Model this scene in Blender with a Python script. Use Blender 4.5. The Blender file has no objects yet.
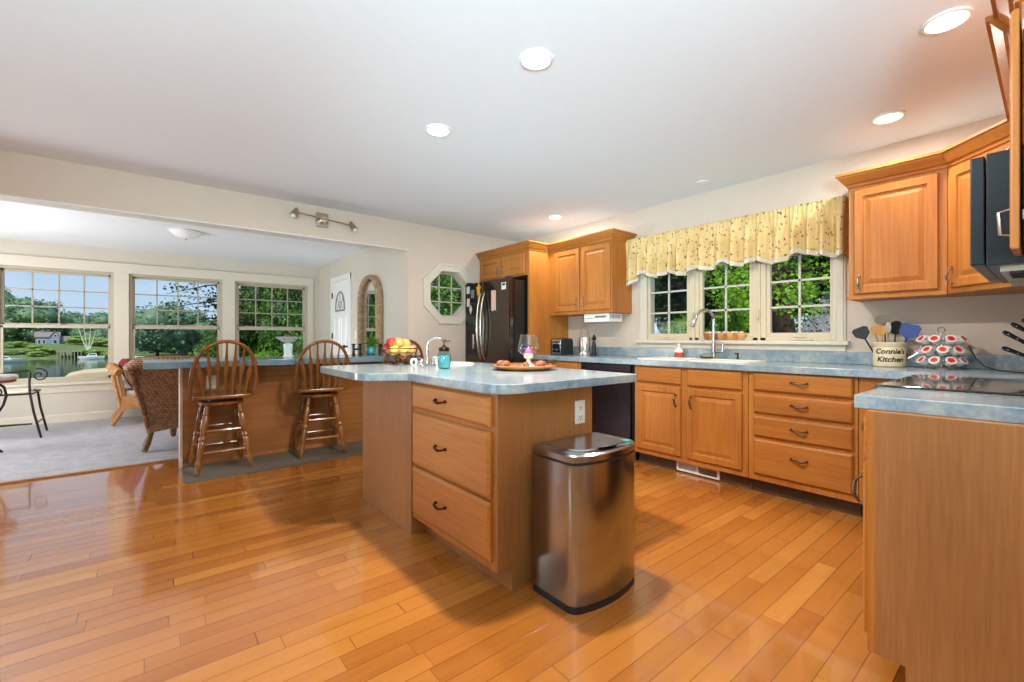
import bpy, bmesh, math, random
from math import sin, cos, pi, radians, tan, sqrt
from mathutils import Vector, Matrix, noise
random.seed(7)
scn = bpy.context.scene
COL = scn.collection

# ---------------------------------------------------------------- camera
F, YAW, CAMH = 443.6, radians(39.2), 1.11
cam = bpy.data.cameras.new('camera'); camo = bpy.data.objects.new('camera', cam); COL.objects.link(camo)
cam.sensor_fit = 'HORIZONTAL'; cam.sensor_width = 36.0; cam.lens = F/1024*36.0
cam.shift_y = -3.0/1024; cam.clip_start = 0.02; cam.clip_end = 900
camo.location = (0, 0, CAMH); camo.rotation_euler = (pi/2, 0, -YAW)
scn.camera = camo
scn.view_settings.view_transform = 'Standard'; scn.view_settings.look = 'None'
scn.view_settings.gamma = 1.0; scn.view_settings.use_curve_mapping = False
scn.view_settings.exposure = 0.0
scn.cycles.max_bounces = 10; scn.cycles.diffuse_bounces = 5; scn.cycles.glossy_bounces = 5
scn.cycles.transparent_max_bounces = 24; scn.cycles.transmission_bounces = 8
scn.cycles.caustics_reflective = False; scn.cycles.caustics_refractive = False
scn.cycles.sample_clamp_indirect = 4.0

# ---------------------------------------------------------------- world (sky) and sun
w = bpy.data.worlds.new('sky'); scn.world = w; w.use_nodes = True
nt = w.node_tree; nt.nodes.clear()
wo = nt.nodes.new('ShaderNodeOutputWorld'); bg = nt.nodes.new('ShaderNodeBackground')
tc = nt.nodes.new('ShaderNodeTexCoord'); sep = nt.nodes.new('ShaderNodeSeparateXYZ'); cr = nt.nodes.new('ShaderNodeValToRGB')
nt.links.new(tc.outputs['Generated'], sep.inputs[0]); nt.links.new(sep.outputs['Z'], cr.inputs[0])
e = cr.color_ramp.elements
e[0].position = 0.0; e[0].color = (.66, .80, .95, 1); e[1].position = 0.6; e[1].color = (.20, .40, .80, 1)
x = cr.color_ramp.elements.new(.12); x.color = (.42, .64, .92, 1)
ns = nt.nodes.new('ShaderNodeTexNoise'); ns.inputs['Scale'].default_value = 2.2; ns.inputs['Detail'].default_value = 6
mp = nt.nodes.new('ShaderNodeMapping'); mp.inputs['Scale'].default_value = (1, 1, 4)
nt.links.new(tc.outputs['Generated'], mp.inputs[0]); nt.links.new(mp.outputs[0], ns.inputs[0])
c2 = nt.nodes.new('ShaderNodeValToRGB'); c2.color_ramp.elements[0].position = .42; c2.color_ramp.elements[1].position = .68
nt.links.new(ns.outputs[0], c2.inputs[0])
mx = nt.nodes.new('ShaderNodeMixRGB'); mx.inputs[2].default_value = (.74, .84, .96, 1)
nt.links.new(c2.outputs[0], mx.inputs[0]); nt.links.new(cr.outputs[0], mx.inputs[1])
nt.links.new(mx.outputs[0], bg.inputs[0]); bg.inputs[1].default_value = 1.0
nt.links.new(bg.outputs[0], wo.inputs[0])

def lamp(name, kind, loc, power, color=(1, 1, 1), size=.14, rot=(0, 0, 0), spread=180, shape='DISK', size_y=None):
    l = bpy.data.lights.new(name, kind); o = bpy.data.objects.new(name, l); COL.objects.link(o)
    o.location = loc; o.rotation_euler = rot; l.energy = power; l.color = color
    if kind == 'AREA':
        l.shape = shape; l.size = size; l.spread = radians(spread)
        if size_y: l.size_y = size_y
    return o
sun = lamp('sun', 'SUN', (0, -20, 40), 4.2, (1, .96, .88)); sun.data.angle = radians(1.5)
sun.rotation_euler = (radians(42), 0, radians(-38))
WARM = (1, .95, .87); NEUT = (.90, .96, 1.0)
CANS = [(1.43, 1.57, 58), (1.43, 2.50, 25), (3.45, .64, 9), (3.45, 3.48, 10.5), (2.59, .29, 14)]
for i, (a, b, p) in enumerate(CANS): lamp('recessed_and_fill_lamp', 'AREA', (a, b, 2.428), p, WARM, .085)
# fill lamps added under the unseen end of the sunroom ceiling, without fixtures
for a, b, p in [(-2.3, 6.9, 12), (-2.3, 5.6, 12)]: lamp('recessed_and_fill_lamp', 'AREA', (a, b, 2.425 if b < 4.9 else 2.32), p, NEUT, .3)
def aim(o, target):
    o.rotation_euler = (Vector(target)-o.location).to_track_quat('-Z', 'Y').to_euler(); return o
# unseen fill spots added behind the camera to brighten the ceiling
for tg, pw in (((1.8, 3.0, 3.9), 730), ((3.2, 1.1, 3.9), 300)):
    sp_ = aim(lamp('ceiling_fill', 'SPOT', (-.9, -1.1, 1.35), pw, (.60, .87, .98)), tg); sp_.data.spot_size = radians(84); sp_.data.spot_blend = .7; sp_.data.shadow_soft_size = .35
# hidden fill spot added behind the island to lift the far ceiling
sp_ = lamp('ceiling_fill', 'SPOT', (2.62, 2.70, .30), 42, (.45, .84, .97), rot=(pi, 0, 0)); sp_.data.spot_size = radians(125); sp_.data.spot_blend = .9; sp_.data.shadow_soft_size = .08
aim(lamp('ceiling_fill', 'AREA', (-.9, -1.2, 1.2), 60, (.60, .87, .98), 1.6, shape='SQUARE'), (-.9, -1.2, 2.6))  # soft upward fill areas added behind and beside the camera
aim(lamp('ceiling_fill', 'AREA', (-2.6, 1.6, .9), 38, (.60, .87, .98), 1.6, shape='SQUARE'), (-1.6, 1.8, 2.6))
sp_ = lamp('sunroom_fill', 'SPOT', (1.7, 6.5, .25), 26, (.92, .96, 1.0), rot=(pi, 0, 0)); sp_.data.spot_size = radians(140); sp_.data.spot_blend = .9; sp_.data.shadow_soft_size = .08  # sunroom fill lamps added out of view, this one hidden behind the bar
aim(lamp('sunroom_fill', 'AREA', (-2.5, 6.4, 1.0), 80, (.95, .98, 1.0), 1.2, shape='SQUARE'), (1.2, 6.3, 2.7))

# ---------------------------------------------------------------- materials
MATS = {}
class NT:
    def __init__(s, name):
        s.m = bpy.data.materials.new(name); s.m.use_nodes = True; s.t = s.m.node_tree; s.t.nodes.clear()
        s.out = s.n('OutputMaterial'); MATS[name] = s.m
    def n(s, kind, **kw):
        nd = s.t.nodes.new('ShaderNode'+kind)
        for k, v in kw.items():
            if k in ('operation', 'blend_type', 'feature', 'distance', 'wave_type', 'bands_direction', 'data_type', 'noise_dimensions'): setattr(nd, k, v)
            else:
                key = k.replace('_', ' ')
                if isinstance(v, bpy.types.NodeSocket): s.t.links.new(v, nd.inputs[key])
                else: nd.inputs[key].default_value = v
        return nd
    def l(s, a, b): s.t.links.new(a, b)
    def math(s, op, a, b=None, c=None):
        nd = s.t.nodes.new('ShaderNodeMath'); nd.operation = op
        for i, v in enumerate((a, b, c)):
            if v is None: continue
            if isinstance(v, bpy.types.NodeSocket): s.l(v, nd.inputs[i])
            else: nd.inputs[i].default_value = v
        return nd.outputs[0]
    def ramp(s, fac, stops):
        nd = s.t.nodes.new('ShaderNodeValToRGB'); el = nd.color_ramp.elements
        while len(el) > 1: el.remove(el[-1])
        el[0].position = stops[0][0]; el[0].color = (*stops[0][1], 1)
        for p, c in stops[1:]:
            q = el.new(p); q.color = (*c, 1)
        s.l(fac, nd.inputs[0]); return nd.outputs[0]
    def mix(s, f, a, b, mode='MIX'):
        nd = s.t.nodes.new('ShaderNodeMixRGB'); nd.blend_type = mode
        for i, v in enumerate((f, a, b)):
            if isinstance(v, bpy.types.NodeSocket): s.l(v, nd.inputs[i])
            elif i == 0: nd.inputs[0].default_value = v
            else: nd.inputs[i].default_value = (*v, 1)
        return nd.outputs[0]
    def coord(s, scale=(1, 1, 1), which='Object'):
        t = s.n('TexCoord'); m = s.n('Mapping'); m.inputs['Scale'].default_value = scale
        s.l(t.outputs[which], m.inputs[0]); return m.outputs[0]
    def noise(s, co, scale, detail=4, rough=.5):
        n = s.n('TexNoise'); s.l(co, n.inputs['Vector']); n.inputs['Scale'].default_value = scale
        n.inputs['Detail'].default_value = detail; n.inputs['Roughness'].default_value = rough; return n.outputs[0]
    def bsdf(s, color, rough=.5, metal=0, bump=None, bstr=.3, bdist=.01, **kw):
        b = s.n('BsdfPrincipled')
        for k, v in (('Base Color', color), ('Roughness', rough), ('Metallic', metal)):
            if isinstance(v, bpy.types.NodeSocket): s.l(v, b.inputs[k])
            else: b.inputs[k].default_value = (*v, 1) if isinstance(v, tuple) else v
        for k, v in kw.items(): b.inputs[k.replace('_', ' ')].default_value = v
        if bump is not None:
            bp = s.n('Bump'); bp.inputs['Strength'].default_value = bstr; bp.inputs['Distance'].default_value = bdist
            s.l(bump, bp.inputs['Height']); s.l(bp.outputs[0], b.inputs['Normal'])
        s.l(b.outputs[0], s.out.inputs[0]); return b

def S(r, g, b):
    f = lambda c: ((c/255+.055)/1.055)**2.4 if c > 10 else c/255/12.92
    return (f(r), f(g), f(b))
def plain(name, col, rough=.5, metal=0, nscale=0, namt=.06, **kw):
    t = NT(name)
    if nscale:
        n = t.noise(t.coord(), nscale)
        c = t.ramp(n, [(.3, tuple(v*(1-namt) for v in col)), (.7, tuple(min(1, v*(1+namt)) for v in col))])
        t.bsdf(c, rough, metal, n, .05, .002, **kw)
    else: t.bsdf(col, rough, metal, **kw)
    return t.m
def wood(name, dark, mid, light, grain='z', rough=.35, fine=60, blotch=2.5, coat=0.0, bstr=.05, streak=.4):
    t = NT(name)
    s = {'z': (1, 1, .05), 'y': (1, .05, 1), 'x': (.05, 1, 1)}[grain]
    g = t.noise(t.coord(s), fine, 5, .6); b = t.noise(t.coord(tuple(.3+.7*v for v in s)), blotch, 3)
    f = t.math('ADD', t.math('MULTIPLY', g, streak), t.math('MULTIPLY', b, 1-streak))
    c = t.ramp(f, [(.30, dark), (.5, mid), (.70, light)])
    t.bsdf(c, rough, 0, g, bstr, .002, Coat_Weight=coat, Coat_Roughness=.15, Specular_IOR_Level=.35)
    return t.m
wood('cabinet_wood_upright', S(150, 88, 34), S(178, 110, 46), S(200, 134, 62), 'z', .42, coat=.0)
wood('cabinet_wood_level', S(150, 88, 34), S(178, 110, 46), S(200, 134, 62), 'y', .42, coat=.0)
wood('veneer_panel', S(140, 90, 46), S(160, 106, 58), S(180, 124, 72), 'z', .45, fine=120)
wood('oak_panel', S(130, 80, 42), S(158, 102, 56), S(178, 120, 70), 'x', .35, fine=40)
wood('stool_wood', S(84, 48, 16), S(124, 76, 30), S(162, 106, 48), 'z', .22, fine=50, coat=.4)
wood('toe_wood', S(70, 48, 32), S(86, 60, 40), S(104, 74, 50), 'y', .5)
wood('tray_wood', S(120, 70, 35), S(165, 108, 60), S(195, 140, 88), 'x', .4)
wood('spoon_wood', S(170, 110, 50), S(205, 150, 85), S(225, 175, 110), 'z', .5)
wood('bark', S(40, 32, 26), S(72, 58, 46), S(100, 84, 68), 'z', .9, fine=14, bstr=.8)
plain('wall_paint', S(214, 196, 179), .75, 0, 9, .015)
plain('wall_paint_sunroom', S(208, 199, 184), .75, 0, 9, .015)
plain('ceiling_paint', S(232, 234, 238), .9, 0, 30, .01)
plain('trim_paint', S(218, 208, 190), .45)
plain('trim_white', S(236, 234, 228), .4)
plain('window_vinyl', S(188, 177, 156), .45)
plain('window_vinyl_cream', S(214, 198, 168), .45)
plain('muntin_backlit', S(166, 156, 140), .5)  # muntin paint darkened, backlit shade put into the colour
plain('muntin_paint', S(206, 200, 186), .5)
plain('door_paint', S(240, 238, 234), .4)
plain('white_plastic', S(235, 233, 226), .35)
plain('white_enamel', S(226, 222, 210), .2)
plain('black_plastic', (.012, .012, .014), .5)
plain('black_gloss', (.006, .007, .009), .05)
plain('microwave_black', S(10, 24, 32), .3)
plain('chrome', (.62, .62, .62), .14, 1)
plain('nickel', S(190, 180, 165), .25, 1)
plain('pewter', S(110, 92, 76), .35, 1)
plain('bronze', S(66, 46, 32), .35, 1)
plain('iron', S(42, 32, 30), .45, .6)
plain('brass', S(200, 150, 60), .3, 1)
plain('red_cloth', S(120, 8, 34), .8, 0, 40, .2)
plain('cream_cloth', S(225, 216, 196), .8, 0, 40, .05)
plain('stoneware', S(214, 196, 160), .4, 0, 20, .05)
plain('ink', S(14, 15, 28), .6)
plain('blue_silicone', S(16, 36, 128), .3)
plain('pink_wax', S(206, 96, 168), .5)
plain('red_plastic', S(190, 36, 34), .3)
plain('pink_label', S(214, 100, 84), .4, 0, 60, .5)
plain('paper', S(228, 222, 214), .6, 0, 60, .05)
plain('pink_paper', S(214, 178, 160), .6, 0, 50, .2)
plain('yellow_ribbon', S(226, 160, 30), .5)
plain('teal_glaze', S(40, 140, 140), .25, 0, 20, .3)
plain('milk_glass', S(216, 226, 222), .12)
plain('teal_liquid', S(126, 186, 190), .2)
plain('light_steel', (.78, .76, .73), .28, 1)
plain('letter_black', S(26, 30, 36), .4)
plain('soap_red', S(220, 80, 60), .25)
plain('shell', S(224, 214, 196), .5, 0, 30, .15)
plain('nut_brown', S(150, 94, 56), .6, 0, 30, .25)
plain('stone_grey', S(128, 128, 124), .7, 0, 50, .2)
plain('grout', S(150, 156, 158), .8)
plain('stone_top', S(215, 205, 195), .35, 0, 12, .1)
plain('red_brick_top', S(150, 80, 60), .6, 0, 12, .1)
plain('boat_white', S(235, 238, 240), .3)
plain('boat_tan', S(206, 182, 148), .7, 0, 3, .05)
plain('house_paint', S(136, 154, 176), .7)
plain('house_roof', S(138, 124, 128), .8, 0, 2, .1)
plain('house_glass', S(50, 60, 75), .2)
plain('dock_wood', S(150, 140, 130), .9, 0, 3, .15)
plain('deck_red', S(160, 80, 66), .8, 0, 3, .15)
plain('birch', S(214, 210, 200), .8, 0, 3, .2)
plain('mirror', (.9, .9, .9), .01, 1)
plain('dark_void', (.004, .004, .005), .6)

def shingles():
    t = NT('shingles'); c = t.coord((1, 1, 1)); b = t.n('TexBrick'); t.l(c, b.inputs[0])
    b.inputs['Scale'].default_value = 6; b.inputs['Color1'].default_value = (*S(120, 122, 130), 1); b.inputs['Color2'].default_value = (*S(160, 162, 170), 1)
    b.inputs['Mortar'].default_value = (*S(70, 72, 80), 1); t.bsdf(b.outputs[0], .9)
shingles()
def steel(name, base, rough, axis, dark=.75, an=.5):
    t = NT(name); s = {'z': (30, 30, .6), 'h': (.8, .8, 60)}[axis]
    n = t.noise(t.coord(s), 6, 3); c = t.ramp(n, [(.3, tuple(v*dark for v in base)), (.7, base)])
    r = t.math('ADD', rough-.05, t.math('MULTIPLY', n, .1))
    t.bsdf(c if axis == 'z' else base, r if axis == 'z' else rough, 1, Anisotropic=an, Anisotropic_Rotation=.0)
steel('brushed_steel', S(164, 166, 168), .19, 'h', .9, .4)
steel('black_stainless', S(92, 84, 78), .13, 'h', .9)
steel('dishwasher_steel', S(62, 54, 58), .3, 'z', .9)
plain('fridge_side', S(26, 24, 22), .35)

def laminate():
    t = NT('blue_laminate'); c = t.coord()
    a = t.noise(c, 7, 6, .65); b = t.noise(c, 60, 3, .6)
    f = t.math('ADD', t.math('MULTIPLY', a, .7), t.math('MULTIPLY', b, .3))
    col = t.ramp(f, [(.34, S(106, 126, 142)), (.48, S(136, 152, 162)), (.58, S(160, 170, 168)), (.7, S(182, 184, 172))])
    t.bsdf(col, .22, 0, Coat_Weight=.35, Coat_Roughness=.12)
laminate()
def tiles():
    t = NT('bar_tile'); tcn = t.n('TexCoord'); sp = t.n('SeparateXYZ'); t.l(tcn.outputs['Object'], sp.inputs[0])
    fx = t.math('FRACT', t.math('MULTIPLY', sp.outputs['X'], 1/.118)); fy = t.math('FRACT', t.math('MULTIPLY', t.math('ADD', sp.outputs['Y'], .055), 1/.118))
    g = t.math('MINIMUM', t.math('MINIMUM', fx, t.math('SUBTRACT', 1, fx)), t.math('MINIMUM', fy, t.math('SUBTRACT', 1, fy)))
    m = t.math('GREATER_THAN', g, .035)
    n = t.noise(t.coord(), 6, 4); col = t.ramp(n, [(.3, S(84, 110, 124)), (.7, S(122, 146, 156))])
    t.bsdf(t.mix(m, S(120, 122, 120), col), .16, 0, m, .25, .003)
tiles()

def planks():
    t = NT('plank_floor'); tcn = t.n('TexCoord'); sp = t.n('SeparateXYZ'); t.l(tcn.outputs['Object'], sp.inputs[0])
    X, Y = sp.outputs['X'], sp.outputs['Y']; W, L = .083, .78
    yr = t.math('DIVIDE', Y, W); row = t.math('FLOOR', yr); fy = t.math('FRACT', yr)
    wn = t.n('TexWhiteNoise', noise_dimensions='1D'); t.l(row, wn.inputs['W'])
    xs = t.math('ADD', t.math('DIVIDE', X, L), t.math('MULTIPLY', wn.outputs[0], 7.3))
    # vary the length of boards by bending the coordinate
    xs = t.math('ADD', xs, t.math('MULTIPLY', t.math('SINE', t.math('ADD', t.math('MULTIPLY', xs, 2.1), row)), .22))
    colm = t.math('FLOOR', xs); fx = t.math('FRACT', xs)
    cx = t.n('CombineXYZ'); t.l(row, cx.inputs[0]); t.l(colm, cx.inputs[1])
    w2 = t.n('TexWhiteNoise', noise_dimensions='3D'); t.l(cx.outputs[0], w2.inputs['Vector']); rnd = w2.outputs[0]
    # grain, shifted for each board
    off = t.n('CombineXYZ'); t.l(t.math('MULTIPLY', rnd, 40), off.inputs[2])
    va = t.n('VectorMath', operation='ADD'); t.l(t.coord((.09, 1, 1)), va.inputs[0]); t.l(off.outputs[0], va.inputs[1])
    g = t.noise(va.outputs[0], 34, 5, .6)
    vb = t.n('VectorMath', operation='ADD'); t.l(t.coord((.4, 1, 1)), vb.inputs[0]); t.l(off.outputs[0], vb.inputs[1])
    bl = t.noise(vb.outputs[0], 5, 3)
    f = t.math('ADD', t.math('MULTIPLY', rnd, .42), t.math('ADD', t.math('MULTIPLY', g, .3), t.math('MULTIPLY', bl, .28)))
    col = t.ramp(f, [(.12, S(136, 74, 26)), (.40, S(166, 98, 36)), (.62, S(178, 111, 44)), (.88, S(192, 130, 60))])
    ey = t.math('MINIMUM', fy, t.math('SUBTRACT', 1, fy)); ex = t.math('MINIMUM', fx, t.math('SUBTRACT', 1, fx))
    gy = t.math('LESS_THAN', ey, .018); gx = t.math('LESS_THAN', ex, .0016)
    gap = t.math('MAXIMUM', gy, gx)
    col = t.mix(t.math('MULTIPLY', gap, .75), col, S(96, 46, 18))
    # boards are very slightly cupped
    dome = t.math('MULTIPLY', t.math('SUBTRACT', ey, .5), t.math('SUBTRACT', ey, .5))
    hgt = t.math('SUBTRACT', t.math('MULTIPLY', dome, -1.0), t.math('MULTIPLY', gap, .12))
    hgt = t.math('ADD', hgt, t.math('MULTIPLY', t.noise(t.coord((.6, .6, 1)), 5, 2), .22))
    t.bsdf(col, t.math('ADD', .17, t.math('MULTIPLY', g, .10)), 0, hgt, .35, .006, Coat_Weight=.8, Coat_Roughness=.06)
planks()
def carpet():
    t = NT('carpet_pile'); c = t.coord(); n = t.noise(c, 110, 3, .7); b = t.noise(c, 9, 3)
    col = t.ramp(t.math('ADD', t.math('MULTIPLY', n, .7), t.math('MULTIPLY', b, .3)), [(.3, S(150, 146, 150)), (.7, S(212, 210, 214))])
    t.bsdf(col, .95, 0, n, .9, .01)
    t = NT('mat_weave'); c = t.coord(); n = t.noise(c, 150, 3, .7)
    t.bsdf(t.ramp(n, [(.3, S(72, 62, 50)), (.7, S(124, 110, 94))]), .95, 0, n, .8, .006)
carpet()
def wicker(name, a, b, c):
    t = NT(name); co = t.coord((1, 1, 1)); sp = t.n('SeparateXYZ'); t.l(co, sp.inputs[0])
    z = t.math('SINE', t.math('MULTIPLY', sp.outputs['Z'], 380)); xy = t.math('ADD', sp.outputs['X'], sp.outputs['Y'])
    q = t.math('SINE', t.math('ADD', t.math('MULTIPLY', xy, 210), t.math('MULTIPLY', t.math('FLOOR', t.math('MULTIPLY', sp.outputs['Z'], 380/(2*pi))), pi)))
    h = t.math('ADD', t.math('MULTIPLY', z, .5), t.math('MULTIPLY', q, .5)); n = t.noise(co, 30, 3)
    f = t.math('ADD', t.math('MULTIPLY', h, .3), n)
    t.bsdf(t.ramp(f, [(.2, a), (.5, b), (.85, c)]), .5, 0, h, .6, .005)
wicker('wicker_brown', S(80, 48, 26), S(138, 92, 54), S(184, 138, 92))
wicker('wicker_honey', S(150, 92, 46), S(202, 140, 84), S(228, 176, 120))
wicker('wicker_tan', S(120, 92, 62), S(170, 138, 102), S(205, 176, 140))
def valance_cloth():
    t = NT('valance_cloth'); c = t.coord((1.3, 1, 1))
    v = t.n('TexVoronoi'); t.l(c, v.inputs['Vector']); v.inputs['Scale'].default_value = 27; d = v.outputs['Distance']
    n = t.noise(c, 55, 3); dd = t.math('ADD', d, t.math('MULTIPLY', t.math('SUBTRACT', n, .5), .9))
    spot = t.math('LESS_THAN', dd, .22)
    sc = t.ramp(t.noise(c, 25, 1), [(.42, S(110, 90, 56)), (.55, S(140, 116, 72)), (.66, S(150, 84, 56))])
    b = t.ramp(t.noise(c, 6, 2), [(.3, S(216, 184, 122)), (.7, S(232, 204, 148))])
    t.bsdf(t.mix(spot, b, sc), .85, 0, t.noise(c, 300, 2), .1, .001)
    t = NT('hem_cloth'); c = t.coord(); n = t.n('TexChecker'); t.l(c, n.inputs[0]); n.inputs['Scale'].default_value = 90
    n.inputs['Color1'].default_value = (*S(232, 224, 204), 1); n.inputs['Color2'].default_value = (*S(206, 196, 168), 1)
    t.bsdf(n.outputs[0], .85)
valance_cloth()
def thin_glass(name, tint=(.96, .98, .97), refl=.9):
    t = NT(name); tr = t.n('BsdfTransparent'); tr.inputs[0].default_value = (*tint, 1)
    g = t.n('BsdfGlossy'); g.inputs['Roughness'].default_value = .01
    lw = t.n('LayerWeight'); lw.inputs[0].default_value = .5; ms = t.n('MixShader')
    fac = t.math('ADD', .035, t.math('MULTIPLY', t.math('POWER', lw.outputs['Facing'], 4.0), .7))
    t.l(t.math('MULTIPLY', fac, refl), ms.inputs[0]); t.l(tr.outputs[0], ms.inputs[1]); t.l(g.outputs[0], ms.inputs[2]); t.l(ms.outputs[0], t.out.inputs[0])
thin_glass('window_glass', refl=.12); thin_glass('clear_glass', (.97, .98, .98), 1.7); thin_glass('teal_glass', S(206, 236, 236), 1.6)
def emit(name, col, s):
    t = NT(name); e = t.n('Emission'); e.inputs[0].default_value = (*col, 1); e.inputs[1].default_value = s; t.l(e.outputs[0], t.out.inputs[0])
emit('lamp_glow', (1, .97, .92), 6.0)
t = NT('frosted_dome'); t.bsdf(S(222, 222, 222), .4, 0, Emission_Color=(1, 1, 1, 1), Emission_Strength=.12)  # weak emission added to an otherwise unlit dome
def leaf(name, a, b, c, trans=.35):
    t = NT(name); n = t.noise(t.coord(), 1.6, 4, .7); n2 = t.noise(t.coord(), 22, 2)
    col = t.ramp(t.math('ADD', t.math('MULTIPLY', n, .6), t.math('MULTIPLY', n2, .4)), [(.34, a), (.5, b), (.66, c)])
    d = t.n('BsdfPrincipled'); t.l(col, d.inputs['Base Color']); d.inputs['Roughness'].default_value = .5
    tl = t.n('BsdfTranslucent'); t.l(col, tl.inputs[0]); ms = t.n('MixShader'); ms.inputs[0].default_value = trans
    t.l(d.outputs[0], ms.inputs[1]); t.l(tl.outputs[0], ms.inputs[2]); t.l(ms.outputs[0], t.out.inputs[0])
leaf('leaf_green', S(46, 80, 28), S(90, 136, 46), S(152, 192, 84))
leaf('leaf_lime', S(96, 140, 34), S(150, 200, 50), S(190, 230, 80), .5)
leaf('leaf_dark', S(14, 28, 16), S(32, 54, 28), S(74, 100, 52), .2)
leaf('leaf_haze', S(86, 116, 92), S(112, 144, 110), S(144, 172, 128), .2)  # leaf colours lightened to paint in distance haze
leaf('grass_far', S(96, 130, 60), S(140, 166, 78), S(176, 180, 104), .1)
def fruit(name, a, b, c):
    t = NT(name); n = t.noise(t.coord(), 9, 3); t.bsdf(t.ramp(n, [(.35, a), (.5, b), (.65, c)]), .35)
fruit('apple_red', S(150, 24, 24), S(196, 50, 36), S(222, 150, 60)); fruit('peach', S(226, 110, 60), S(240, 160, 80), S(246, 200, 120))
fruit('apple_gold', S(228, 170, 60), S(242, 200, 90), S(240, 150, 80))
def ground_mats():
    t = NT('lawn'); n = t.noise(t.coord(), 1.2, 6, .7); t.bsdf(t.ramp(n, [(.3, S(62, 88, 40)), (.7, S(126, 140, 70))]), .95)
    t = NT('lake_water'); n = t.noise(t.coord((.25, .25, 1)), 2, 4)
    t.bsdf(S(54, 74, 66), .06, 0, n, .12, .3)
ground_mats()

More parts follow.
